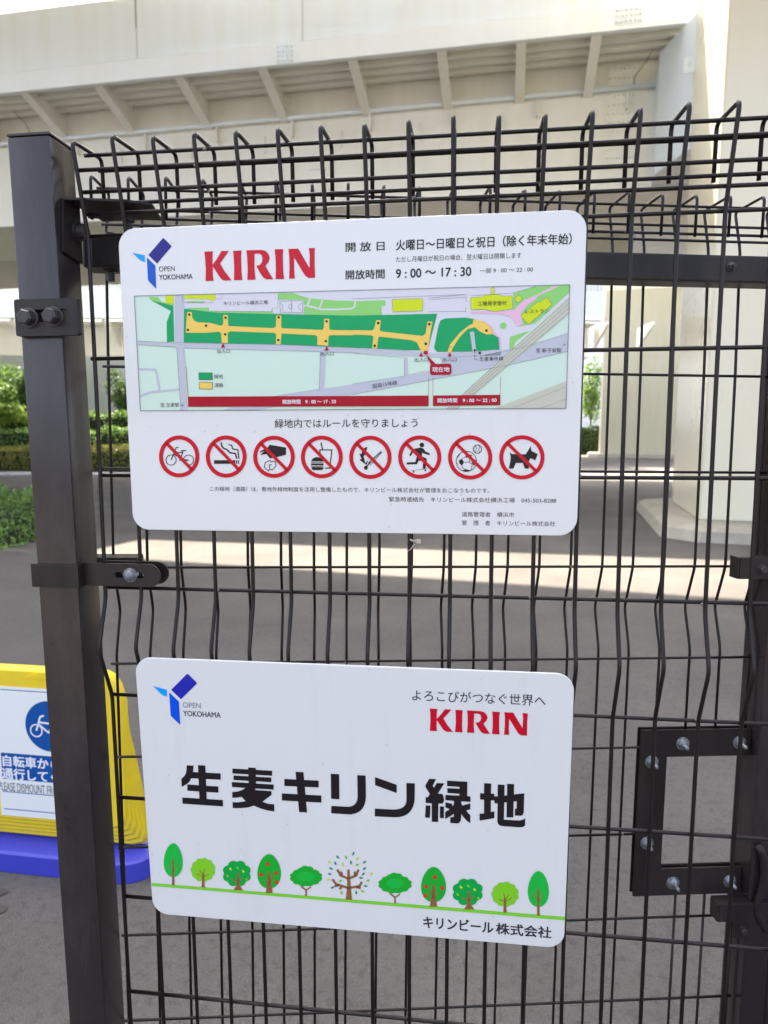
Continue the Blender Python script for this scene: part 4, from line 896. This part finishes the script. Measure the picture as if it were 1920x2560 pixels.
TM('開放時間　9 : 00 ～ 17 : 30', c6(1109, 886), c6(1488, 886), 11, P_WHITE, bold=.012); TM('開放時間　9 : 00 ～ 22 : 00', c7(634, 909), c7(1070, 906), 11, P_WHITE, bold=.012)
TM('工場見学受付', c7(932, 192), c7(1145, 188), 11, bold=.006); TM('レストラン', c7(1282, 250), c7(1458, 244), 10); TM('出入口', c7(463, 606), c7(565, 606), 10); TM('出入口', c7(672, 604), c7(775, 604), 10)
TM('現在地', c7(595, 682), c7(722, 682), 12.5, P_WHITE, bold=.006); TM('生麦事件碑', c7(945, 600), c7(1120, 598), 10.5); TM('至 新子安駅', c7(1361, 540), c7(1550, 536), 11); TM('→', c7(1555, 494), c7(1582, 484), 5, rot=True)
TM('国道15号線', c7(155, 803), c7(337, 775), 11, rot=True)

# prohibition rings
def rg(x, y): return (380 + x / 3.072, 1070 + y / 3.072)
def rb_(x, y): return (860 + x / 3.072, 1070 + y / 3.072)
RINGS = [(rg, (210, 218), 155, 161), (rg, (571, 219), 157, 162), (rg, (938, 221), 160, 162), (rg, (1305, 222), 161, 164), (rb_, (203, 225), 163, 166), (rb_, (582, 223), 166, 166), (rb_, (969, 226), 170, 170), (rb_, (1366, 225), 174, 170)]
def A_(f, L_): return [f(*p) for p in L_]
PICT = {}
def ringline(c, r, w, n=28): return stroke([(c[0] + r * math.cos(2 * math.pi * k / n), c[1] + r * math.sin(2 * math.pi * k / n)) for k in range(n)], w, True)
PICT[0] = ringline((147, 246), 39, 6) + ringline((281, 246), 39, 6) + stroke([(147, 246), (186, 150), (205, 150)], 7) + stroke([(165, 200), (235, 240), (281, 246)], 6) + stroke([(172, 188), (238, 188)], 8) + stroke([(238, 185), (212, 248), (281, 248)], 7) + stroke([(222, 175), (262, 172)], 8) + stroke([(240, 175), (232, 195)], 6)
PICT[1] = [[(477, 247), (640, 247), (640, 275), (477, 275)], [(646, 247), (654, 247), (654, 275), (646, 275)], [(661, 247), (669, 247), (669, 275), (661, 275)]] + stroke([(532, 110), (535, 135), (550, 155), (575, 165), (600, 190), (640, 195), (652, 235)], 11) + stroke([(590, 128), (612, 132), (620, 160), (660, 168), (668, 235)], 9)
PICT[2] = [[(905, 128), (1030, 150), (1030, 205), (965, 222), (905, 232), (880, 200), (830, 208), (880, 160)], [(826, 182), (880, 152), (870, 172), (836, 188)], [(900, 222), (960, 222), (915, 232)]] + stroke([(870, 265), (905, 248), (915, 260), (945, 255), (953, 290), (925, 322), (905, 315), (895, 330), (862, 300)], 6, True) + stroke([(905, 310), (900, 285), (920, 280)], 6)
PICT[3] = [[(1222, 256), (1232, 236), (1255, 224), (1285, 224), (1308, 238), (1317, 256)], [(1222, 272), (1318, 272), (1318, 286), (1222, 286)], [(1226, 300), (1316, 300), (1314, 318), (1302, 323), (1238, 323), (1228, 316)]] + stroke([(1222, 262), (1240, 266), (1260, 262), (1280, 266), (1300, 262), (1317, 264)], 5) + stroke([(1222, 292), (1240, 296), (1260, 292), (1280, 296), (1300, 292), (1317, 294)], 5) + stroke([(1286, 168), (1382, 168), (1366, 308), (1326, 308)], 8) + stroke([(1288, 168), (1296, 215)], 8) + stroke([(1298, 110), (1310, 165)], 9)
PICT[4] = [[(165, 148), (180, 145), (172, 175), (195, 210), (180, 220), (170, 200), (150, 215), (165, 270), (185, 245), (175, 285), (120, 245), (135, 235), (117, 195), (135, 200), (140, 165)]] + [circ((168, 305), 15, 16, 16)] + stroke([(185, 270), (285, 178)], 6) + stroke([(203, 285), (292, 185)], 4) + stroke([(172, 298), (205, 262)], 9) + stroke([(194, 278), (287, 182)], 3)
PICT[5] = [circ((598, 130), 18, 18, 18), [(545, 158), (590, 150), (612, 158), (625, 180), (660, 195), (656, 208), (615, 196), (600, 190), (598, 218), (632, 232), (636, 245), (625, 312), (605, 312), (608, 255), (575, 250), (560, 278), (480, 280), (484, 264), (548, 262), (560, 215), (550, 185), (530, 185), (512, 216), (500, 208), (520, 175)]] + stroke([(514, 328), (638, 312)], 3) + [circ((535, 336), 7, 7, 10), circ((625, 325), 7, 7, 10)]
PICT[6] = ringline((940, 256), 78, 5) + ringline((1025, 162), 32, 6) + [[(905, 235), (922, 262), (905, 290), (885, 270), (882, 250)], [(935, 210), (960, 200), (985, 210), (965, 228), (935, 226)], [(905, 325), (940, 318), (975, 325), (940, 335)], [(980, 262), (1010, 240), (1015, 270), (995, 290)], [(870, 215), (895, 195), (885, 212), (868, 235)], [(862, 260), (872, 275), (868, 290)]] + stroke([(922, 262), (965, 262), (985, 280), (975, 322)], 4) + stroke([(965, 228), (965, 262)], 4) + stroke([(905, 290), (915, 312), (940, 318)], 4) + stroke([(905, 235), (935, 222)], 4) + stroke([(1010, 132), (1016, 162), (1010, 192)], 4) + stroke([(1042, 134), (1034, 162), (1040, 190)], 4)
PICT[7] = [[(1272, 184), (1290, 200), (1395, 202), (1435, 138), (1438, 175), (1488, 200), (1468, 250), (1450, 238), (1432, 232), (1415, 262), (1420, 312), (1388, 312), (1375, 268), (1320, 268), (1300, 312), (1266, 312), (1278, 250), (1280, 215)]]
for i, (f_, c, rx2, ry2) in enumerate(RINGS):
    root = bpy.data.objects.new('prohibition_symbol', None); link(root, s1)
    n = 56; items = []
    for k in range(n):
        a0, a1 = 2 * math.pi * k / n, 2 * math.pi * (k + 1) / n; w = 31
        items.append((A_(f_, [(c[0] + rx2 * math.cos(a0), c[1] + ry2 * math.sin(a0)), (c[0] + rx2 * math.cos(a1), c[1] + ry2 * math.sin(a1)), (c[0] + (rx2 - w) * math.cos(a1), c[1] + (ry2 - w) * math.sin(a1)), (c[0] + (rx2 - w) * math.cos(a0), c[1] + (ry2 - w) * math.sin(a0))]), P_RED))
    k_ = 0.70; items.append((A_(f_, seg((c[0] - (rx2 - 12) * .69, c[1] - (ry2 - 12) * .69), (c[0] + (rx2 - 12) * .69, c[1] + (ry2 - 12) * .69), 25)), P_RED))
    flat('ring', items, S1M, root, 5)
    flat('pictogram', [(A_(f_, p), P_BLACK) for p in PICT[i]], S1M, root, 3)

# ------------------------------------------------------------------ lower sign
TH = math.atan2(0.014, 0.37)
S2M = FM @ Matrix.Translation((0, -0.0085, 0.79)) @ Matrix.Rotation(TH, 4, 'X') @ Matrix.Translation((0, -0.010, 0))
s2 = empty('park_name_sign', S2M, 'white lower sign with big black characters over a row of printed trees', 'sign')
board(S2M, [(339.8, 1641.4), (1435.1, 1688.0), (1411.1, 2372.9), (379.3, 2282.5)], 0.0215, s2)
def k2(x, y): return (1010 + x / 4.366, 1700 + y / 4.366)
wordmark(S2M, s2, (k2(280, 553), k2(1345, 612), k2(280, 306)))
def o2(x, y): return (370 + x / 7.9, 1660 + y / 7.9)
P_NAVY2 = printed('lower_navy', (36, 42, 168)); P_BLUE2 = printed('lower_blue', (0, 82, 214)); P_CYAN2 = printed('lower_cyan', (0, 160, 250))  # same logo inks, without the reflection put into the upper sign's
flat('logo_mark', [([o2(*p) for p in [(458, 508), (765, 200), (782, 192), (798, 200), (962, 362), (968, 378), (962, 390), (652, 695)]], P_NAVY2), ([o2(*p) for p in [(420, 555), (612, 738), (640, 1195), (630, 1192), (458, 1030), (448, 1000)]], P_BLUE2), ([o2(*p) for p in [(98, 432), (375, 505), (380, 640), (310, 622), (270, 600)]], P_CYAN2)], S2M, s2, 3)
T2 = lambda s, q0, q1, h, mt=P_INK, **k: text(s, q0, q1, h, mt, S2M, s2, **k)
T2('OPEN', o2(695, 862), o2(1045, 872), 13.5, P_GREY); T2('YOKOHAMA', o2(702, 1030), o2(1440, 1056), 13.5, P_INK, bold=.012)
T2('よろこびがつなぐ世界へ', k2(90, 222), k2(1545, 290), 28, P_BLACK)
# big characters
def u1(x, y): return (440 + x / 5.184, 1880 + y / 5.184)
def u2(x, y): return (690 + x / 5.184, 1900 + y / 5.184)
def u3(x, y): return (900 + x / 7.541, 1900 + y / 7.541)
def u4(x, y): return (1040 + x / 5.53, 1920 + y / 5.53)
CH = [
 (u1, [[(140, 170), (230, 175), (222, 258), (580, 275), (580, 358), (196, 338), (180, 375), (150, 408), (75, 452), (70, 345), (110, 310), (130, 270), (138, 220)],
       [(286, 168), (381, 173), (400, 612), (305, 608)], [(148, 418), (550, 445), (551, 525), (150, 500)], [(83, 587), (609, 620), (611, 703), (86, 667)]]),
 (u1, [[(732, 212), (1248, 242), (1247, 306), (732, 276)], [(746, 302), (1236, 330), (1236, 390), (746, 360)], [(725, 386), (1266, 420), (1267, 486), (727, 452)], [(936, 198), (1034, 203), (1040, 470), (944, 470)],
       [(944, 440), (1040, 440), (1026, 490), (1238, 505), (1240, 552), (1122, 642), (1190, 668), (1273, 676), (1275, 768), (1190, 755), (1100, 730), (1010, 692), (940, 715), (850, 724), (737, 725), (735, 648), (810, 650), (905, 635), (850, 578), (800, 588), (732, 592), (730, 516), (800, 510), (860, 490), (898, 466)]]),
 (u2, [[(253, 150), (357, 156), (403, 678), (300, 672)], [(108, 243), (553, 266), (553, 354), (110, 334)], [(77, 430), (588, 458), (590, 550), (78, 522)]]),
 (u2, [[(710, 176), (819, 182), (823, 508), (716, 500)], [(1053, 193), (1162, 200), (1166, 480)] + bez((1166, 480), (1155, 690), (960, 704)) + [(716, 689), (718, 592), (930, 604)] + bez((930, 604), (1055, 600), (1058, 470))]),
 (u3, [[(282, 318), (692, 465), (693, 620), (285, 472)], [(875, 430), (1034, 438), (1033, 720)] + bez((1033, 720), (1010, 1085), (650, 1077)) + [(281, 1060), (279, 912), (600, 930)] + bez((600, 930), (880, 940), (877, 740))]),
 (u4, [[(183, 146), (276, 151), (232, 245), (248, 270), (290, 205), (392, 211), (303, 352), (368, 356), (388, 420), (388, 450), (375, 485), (355, 492), (310, 490), (306, 745), (218, 740), (218, 488), (133, 480), (135, 398), (163, 402), (192, 358), (130, 260), (130, 240)],
       [(135, 514), (200, 518), (193, 687), (126, 682)], [(331, 526), (386, 530), (386, 692), (330, 687)],
       [(430, 172), (710, 187), (708, 385), (754, 391), (753, 467), (623, 458), (635, 516), (751, 488), (750, 570), (696, 582), (722, 622), (751, 650), (751, 760), (700, 725), (660, 680), (624, 632), (622, 715), (600, 755), (570, 764), (475, 757), (474, 678), (523, 676), (523, 630), (480, 660), (404, 703), (404, 605), (468, 567), (407, 542), (407, 470), (500, 492), (503, 530), (523, 500), (525, 452), (406, 442), (408, 370), (600, 380), (602, 355), (434, 342), (433, 275), (600, 285), (602, 258), (430, 247)]]),
 (u4, [[(941, 207), (1040, 212), (1036, 350), (1084, 355), (1084, 390), (1128, 390), (1130, 225), (1225, 232), (1222, 380), (1258, 376), (1260, 215), (1357, 221), (1354, 362), (1496, 348), (1490, 610), (1478, 645), (1450, 658), (1366, 655), (1368, 563), (1390, 560), (1394, 457), (1350, 460), (1345, 682), (1252, 680), (1254, 472), (1220, 475), (1215, 712), (1430, 724), (1480, 712), (1510, 692), (1508, 795), (1470, 815), (1430, 818), (1180, 800), (1140, 780), (1124, 740), (1128, 485), (1086, 488), (1084, 448), (1036, 446), (1034, 606), (1084, 597), (1083, 692), (880, 726), (878, 630), (940, 625), (941, 436), (886, 434), (886, 345), (941, 350)]])]
for f_, polys in CH: flat('large_character', [(A_(f_, p), P_BLACK, 0.0 + i * .3) for i, p in enumerate(polys)], S2M, s2, 3)
def w6(x, y): return (900 + x / 2.9625, 2050 + y / 2.9625)
T2('キリンビール', w6(470, 800), w6(985, 832), 28, P_INK, bold=.022); T2('株式会社', w6(1008, 846), w6(1415, 872), 28, P_INK, bold=.022)
def t1(x, y): return (380 + x / 2.860, 2050 + y / 2.860)
def gy(q): return q
flat('ground_line', [(A_(t1, [(0, 449), (0, 470)]) + A_(w6, [(1518, 742), (1521, 717)]), P_GRASS)], S2M, s2, 3)
def egg(cx, y0, y1, w, n=30):
    out = []
    for k in range(n):
        a = 2 * math.pi * k / n; yy = (y0 + y1) / 2 - math.cos(a) * (y1 - y0) / 2; tt = (yy - y0) / (y1 - y0); out.append((cx + math.sin(a) * w / 2 * (.80 + .30 * tt), yy))
    return out
def scallop(cx, cy, rx, ry, lobes, n=6, amp=.10):
    N = lobes * n; return [(cx + rx * (1 + amp * abs(math.sin(lobes * math.pi * k / N)) - amp * .4) * math.cos(2 * math.pi * k / N), cy + ry * (1 + amp * abs(math.sin(lobes * math.pi * k / N)) - amp * .4) * math.sin(2 * math.pi * k / N)) for k in range(N)]
def ptree(kind, f_, x, base, top, hw, mir=1):
    """printed tree; x centre, base, top in crop pixels, hw half width"""
    h = base - top; I = []
    X = lambda u: x + mir * u * hw
    if kind == 'egg':
        I.append((egg(x, top, base - h * .19, hw * 2), P_T1, 0))
        I += [([(X(-.08), base - h * .62), (X(.05), base - h * .62), (X(.13), base), (X(-.13), base)], P_TR, 1)] + [(s_, P_TR, 1) for s_ in stroke([(X(0), base - h * .30), (X(.35), base - h * .42), (X(.52), base - h * .52)], hw * .07) + stroke([(X(0), base - h * .35), (X(-.35), base - h * .45), (X(-.5), base - h * .5)], hw * .07) + stroke([(X(0), base - h * .5), (X(-.2), base - h * .6)], hw * .06)]
    if kind == 'lime':
        I.append((scallop(x, top + h * .39, hw, h * .40, 11), P_T2, 0))
        I += [([(X(-.06), base - h * .48), (X(.1), base - h * .48), (X(.14), base), (X(-.12), base)], P_TR, 1)] + [(s_, P_TR, 1) for s_ in stroke([(X(0), base - h * .36), (X(.5), base - h * .46)], hw * .06) + stroke([(X(0), base - h * .36), (X(-.5), base - h * .48)], hw * .06) + stroke([(X(0), base - h * .45), (X(-.35), base - h * .62)], hw * .05) + stroke([(X(0), base - h * .45), (X(.12), base - h * .64)], hw * .07)]
    if kind == 'round':
        I.append((scallop(x - hw * .05 * mir, top + h * .42, hw * .98, h * .43, 8, amp=.14), P_T3, 0))
        I += [([(X(-.02), base - h * .62), (X(.08), base - h * .62), (X(.18), base - h * .15), (X(.4), base), (X(-.3), base), (X(-.10), base - h * .15)], P_TR, 1)] + [(s_, P_TR, 1) for s_ in stroke([(X(0), base - h * .3), (X(.38), base - h * .4), (X(.42), base - h * .45)], hw * .07) + stroke([(X(0), base - h * .3), (X(-.35), base - h * .36), (X(-.42), base - h * .42)], hw * .07)]
        for (a, b_) in ((-.5, .26), (0, .22), (.42, .34), (-.72, .5), (.68, .63)): I.append(([(X(a) - hw * .12, top + h * b_ - h * .03), (X(a), top + h * b_ - h * .045), (X(a) + hw * .12, top + h * b_ + h * .03), (X(a), top + h * b_ + h * .045)], P_T2 if a == -.72 or a == .68 or a == 0 else P_TL, 1))
    if kind == 'apple':
        I.append((egg(x, top, base - h * .11, hw * 2), P_T4, 0))
        I += [([(X(-.02), base - h * .55), (X(.10), base - h * .55), (X(.16), base - h * .3), (X(.28), base), (X(-.28), base), (X(-.12), base - h * .3)], P_TR, 1)] + [(s_, P_TR, 1) for s_ in stroke([(X(0), base - h * .22), (X(.33), base - h * .42)], hw * .10) + stroke([(X(0), base - h * .22), (X(-.33), base - h * .33)], hw * .09) + stroke([(X(0), base - h * .34), (X(-.2), base - h * .5)], hw * .09)]
        for (a, b_) in ((-.1, .26), (-.65, .53), (.55, .49), (.62, .72)): I.append((circ((X(a), top + h * b_), hw * .17, hw * .17, 14), P_TR, 1.4)); I.append((circ((X(a), top + h * b_), hw * .13, hw * .13, 14), P_FRUIT, 1.8))
    if kind == 'umbrella':
        I.append((scallop(x, top + h * .36, hw * .96, h * .30, 12, amp=.08), P_T4, 0)); I.append((scallop(x, top + h * .28, hw * .62, h * .29, 9, amp=.08), P_T4, 0.2)); I.append((scallop(x, top + h * .34, hw * .5, h * .16, 9, amp=.08), P_T1, 0.4))
        I += [(s_, P_TR, 1) for s_ in stroke([(X(0), base), (X(0), base - h * .2), (X(-.3), base - h * .33)], hw * .09) + stroke([(X(0), base - h * .2), (X(.3), base - h * .31)], hw * .07)]
    if kind == 'leafless':
        I += [([(X(-.05), base - h * .62), (X(.05), base - h * .62), (X(.10), base - h * .3), (X(.16), base), (X(-.12), base), (X(-.05), base - h * .3)], P_TR, 1)]
        for st in ([(0, .24), (-.55, .32), (-.72, .42)], [(0, .24), (.5, .28), (.6, .37)], [(0, .43), (-.35, .5), (-.5, .62)], [(0, .43), (.35, .5), (.45, .62)], [(-.4, .3), (-.62, .28)], [(.35, .26), (.55, .24)], [(-.3, .48), (-.32, .58)], [(.3, .48), (.28, .58)], [(-.3, .26), (-.4, .22)]):
            I += [(s_, P_TR, 1) for s_ in stroke([(X(a), base - h * b_) for a, b_ in st], hw * .10)]
        lv = [((1270, 298), 'y'), ((1312, 308), 't'), ((1328, 263), 'd'), ((1387, 266), 'g'), ((1440, 238), 'd'), ((1365, 314), 'y'), ((1423, 302), 'd'), ((1468, 275), 'y'), ((1469, 319), 'g'), ((1520, 299), 't'), ((1519, 346), 'd'), ((1280, 345), 't'), ((1271, 384), 'd'), ((1262, 425), 'y'), ((1291, 481), 't'), ((1348, 433), 'g'), ((1356, 518), 'g'), ((1461, 517), 'd'), ((1506, 508), 'g'), ((1527, 470), 't'), ((1544, 431), 'g'), ((1567, 384), 'y'), ((1511, 384), 't'), ((1494, 412), 'd')]
        for (p, c) in lv:
            a = math.atan2(p[1] - 430, p[0] - 1405) + (random.random() - .5); d = Vector((math.cos(a), math.sin(a))); e = Vector((-d.y, d.x)); P_ = Vector(p)
            I.append(([tuple(P_ - d * 17), tuple(P_ + e * 8), tuple(P_ + d * 17), tuple(P_ - e * 8)], {'y': P_TL, 'g': P_T2, 't': P_TT, 'd': P_TT}[c], 1.3))
    flat('printed_tree', [(A_(f_, p), m_, l_) for p, m_, l_ in I], S2M, s2, 4)
ptree('egg', t1, 153, 464, 164, 71); ptree('lime', t1, 366, 480, 275, 84, 1); ptree('round', t1, 612, 500, 295, 98); ptree('apple', t1, 838, 520, 242, 88); ptree('umbrella', t1, 1102, 543, 330, 117); ptree('leafless', t1, 1405, 568, 350 - 130, 160)
ptree('umbrella', w6, 260, 616, 393, 125); ptree('apple', w6, 545, 640, 346, 97, -1); ptree('round', w6, 803, 660, 438, 110, 1); ptree('lime', w6, 1075, 683, 462, 97, -1); ptree('egg', w6, 1321, 706, 376, 82)
flush_text()

# ================================================================== YELLOW SIGN STANDS
YM0 = at_z((0, 2180), 0); YM1 = at_z((330, 2215), 0)
dv = (YM1 - YM0); ang = math.atan2(dv.y, dv.x)
KM = Matrix.Translation((YM0.x, YM0.y, 0)) @ Matrix.Rotation(ang, 4, 'Z')     # x along the base, y away
M_YEL = mat('yellow_plastic', (0.80, 0.58, 0.012), 0.42, noise=(14, 0.4, (0.60, 0.44, 0.05)), bump=(300, 0.08))
M_BLUEP = mat('blue_plastic', (0.035, 0.04, 0.40), 0.42, noise=(20, 0.3, (0.035, 0.04, 0.36)), bump=(300, 0.1))
M_SHEET = mat('notice_sheet', (0.74, 0.75, 0.73), 0.3)
P_SB = printed('notice_blue', (22, 84, 160)); P_SG = printed('notice_grey', (95, 98, 105))
lx = loc(KM, (352, 2205), -0.02)[0] + 0.03
base = empty('stand_base', KM @ Matrix.Translation((0, 0, 0)), 'blue plastic weight base under the yellow sign stands', 'stand base')
def base_poly(d, r=0.10):
    x0, x1, y0, y1 = -0.75 + d, lx - d, 0.0 + d, 0.42 - d; out = [(x0, y0)]
    out += [(x1 - r + r * math.sin(a), y0 + r - r * math.cos(a)) for a in [math.pi / 2 * k / 6 for k in range(7)]] + [(x1 - r + r * math.cos(a), y1 - r + r * math.sin(a)) for a in [math.pi / 2 * k / 6 for k in range(7)]] + [(x0, y1)]
    return out
ZB_ = loc(KM, (100, 2143), 0)[1]
lo, md, hi = base_poly(0), base_poly(0.006), base_poly(0.014); n = len(lo)
vs = [(*p, .002) for p in lo] + [(*p, ZB_ - .007) for p in md] + [(*p, ZB_) for p in hi]
fs = [(i, (i + 1) % n, n + (i + 1) % n, n + i) for i in range(n)] + [(n + i, n + (i + 1) % n, 2 * n + (i + 1) % n, 2 * n + i) for i in range(n)] + [tuple(range(2 * n, 3 * n))]
autosmooth(mesh_obj('weight_body', vs, fs, M_BLUEP, base), 40)
YP = (KM.inverted() @ at_z((60, 2092), ZB_)).y
def kp(q, y=None):
    y = YP if y is None else y
    return loc(KM, q, -y)
def kp_old(q, y=0.06): return loc(KM, q, -y)
ztop = kp((20, 1660))[1]; zbot = kp((60, 2092))[1]
xr = kp((372, 2120))[0]; xt = kp((292, 1680))[0]; xsh = kp((312, 1720))[0]
def stand(k, label):
    """tapered hollow-cast panel; k = 0 is the front one, the rest nest behind with their lower rim showing"""
    y = YP - 0.028 + 0.007 * k
    root = empty('sign_stand', KM @ Matrix.Translation((0, y, 0)), label, 'sign stand', 'yellow sign stands nested on the blue base')
    dz = -0.0 if k == 0 else 0.0
    zb = ZB_ + 0.072 - 0.0178 * k; xo = xr - 0.052 + 0.013 * k
    zt = ztop - 0.012 * k
    def prof(d):
        xl = -0.80 + d; zt_ = zt - d; out = [(xl, zb + d)]
        out += [(xo - d - 0.05, zb + d), (xo - d - .012, zb + d + .012), (xo - d, zb + d + 0.05)]
        out += [(xsh + .006 - .006 * k - d, zt_ - 0.10), (xsh - .008 - .006 * k - d, zt_ - 0.045), (xt - .004 - .006 * k - d, zt_ - .012), (xt - 0.03 - .006 * k - d, zt_)]
        out += [(xl, zt_)]; return out
    a, b_, c = prof(0), prof(0.004), prof(0.012); n = len(a)
    vs = [(p[0], 0.03, p[1]) for p in a] + [(p[0], 0.008, p[1]) for p in b_] + [(p[0], 0.0, p[1]) for p in c]
    fs = [(i + n, (i + 1) % n + n, (i + 1) % n, i) for i in range(n)] + [(i + 2 * n, (i + 1) % n + 2 * n, (i + 1) % n + n, i + n) for i in range(n)]
    fs = [f[::-1] for f in fs]
    tr = tessellate_polygon([[Vector((p[0], p[1], 0)) for p in c]])
    fs += [tuple(2 * n + i for i in t) for t in tr]
    o = mesh_obj('panel', vs, fs, M_YEL, root); fix_normals(o); autosmooth(o, 35)
    return root
for k in range(4, 0, -1): stand(k, ['', 'yellow sign stand nested directly behind the front one', 'yellow sign stand third from the front of the stack', 'yellow sign stand fourth from the front of the stack', 'rearmost yellow sign stand, lowest rim just above the blue base'][k])
fs0 = stand(0, 'front yellow sign stand with a white and blue bicycle notice')
K0 = KM @ Matrix.Translation((0, YP - 0.028 - 0.0008, 0))
# handle recess
a = loc(K0, (92, 1688)); 
MB().prism([(a[0] - .045, a[1] - .010), (a[0] + .05, a[1] - .014), (a[0] + .05, a[1] + .010), (a[0] + .012, a[1] + .012)], -0.003, 0.004, 'y', .001).build('handle_lip', M_YEL, fs0)
sheet_r = 262
zs_t = loc(K0, (0, 1715))[1]; zs_b = loc(K0, (0, 2036))[1]; xs_r = loc(K0, (sheet_r, 1900))[0]; xs_l = 2 * loc(K0, (123, 1820))[0] - xs_r
MB().box(xs_l, xs_r, -0.0022, -0.0006, zs_b, zs_t, .0003).build('notice_sheet', M_SHEET, fs0)
K1 = KM @ Matrix.Translation((0, YP - 0.028 - 0.0026, 0))
fsE = bpy.data.objects.new('notice', None); link(fsE, fs0); fsE.matrix_parent_inverse = Matrix.Identity(4); fsE.location = (0, -0.0026, 0)
def yr(y0, y1, mt, layer=0, x0=None, x1=None):
    z0 = loc(K1, (0, y0))[1]; z1 = loc(K1, (0, y1))[1]; X0_, X1_ = (xs_l + .012 if x0 is None else x0), (xs_r - .012 if x1 is None else x1)
    mesh_obj('printed_band', [(X0_, -layer * .00015, z1), (X1_, -layer * .00015, z1), (X1_, -layer * .00015, z0), (X0_, -layer * .00015, z0)], [(0, 1, 2, 3)], mt, fsE)
yr(1722.5, 1724.5, P_SB); yr(1881, 1946, P_SB); yr(1976.5, 1978.5, P_SB); yr(2019.5, 2021.5, P_SB)
def bx(x, y): return (x / 3.567, 1620 + y / 3.567)
cc = loc(K1, bx(440, 700)); rr_ = cc[0] - loc(K1, bx(226, 690))[0]
n = 48; mesh_obj('notice_disc', [(cc[0] + rr_ * math.cos(2 * math.pi * k / n), -.0001, cc[1] + rr_ * math.sin(2 * math.pi * k / n)) for k in range(n)], [tuple(range(n))], P_SB, fsE)
def lq(name, quads_local, mt, layer):
    vs, fs = [], []
    for qd in quads_local:
        b = len(vs); vs += [(p[0], -layer * .00015, p[1]) for p in qd]
        for t in tessellate_polygon([[Vector((*p, 0)) for p in qd]]): fs.append(tuple(b + i for i in t))
    return mesh_obj(name, vs, fs, mt, fsE)
R = rr_
def cr(c, r, w, n=24): return stroke([(c[0] + r * math.cos(2 * math.pi * k / n), c[1] + r * math.sin(2 * math.pi * k / n)) for k in range(n)], w, True)
ox, oz = cc
q_ = cr((ox - .55 * R, oz - .20 * R), .24 * R, .05 * R) + cr((ox + .55 * R, oz - .20 * R), .24 * R, .05 * R)
for L_ in ([(-.55, -.2), (-.36, .36), (-.20, .42)], [(-.42, .14), (.25, .10)], [(-.42, .05), (-.05, -.25), (.55, -.2)], [(-.05, -.25), (.28, .25), (.18, .3), (.4, .3)], [(.26, .15), (.55, -.2)]): q_ += stroke([(ox + a * R, oz + b * R) for a, b in L_], .07 * R)
lq('bicycle_pictogram', q_, P_WHITE, 2)
def K(s, q0, q1, h, mt, bold=0.0, sq=None): text(s, q0, q1, h, mt, K1, fsE, layer=2, bold=bold)
K('自転車から降りて', bx(28, 1050), bx(860, 1120), 27, P_WHITE, .03); K('通行してください', bx(22, 1160), bx(860, 1235), 27, P_WHITE, .03)
K('PLEASE DISMOUNT FROM YOUR BICYCLE', bx(-8, 1268), bx(905, 1345), 21, P_SG)
flush_text()
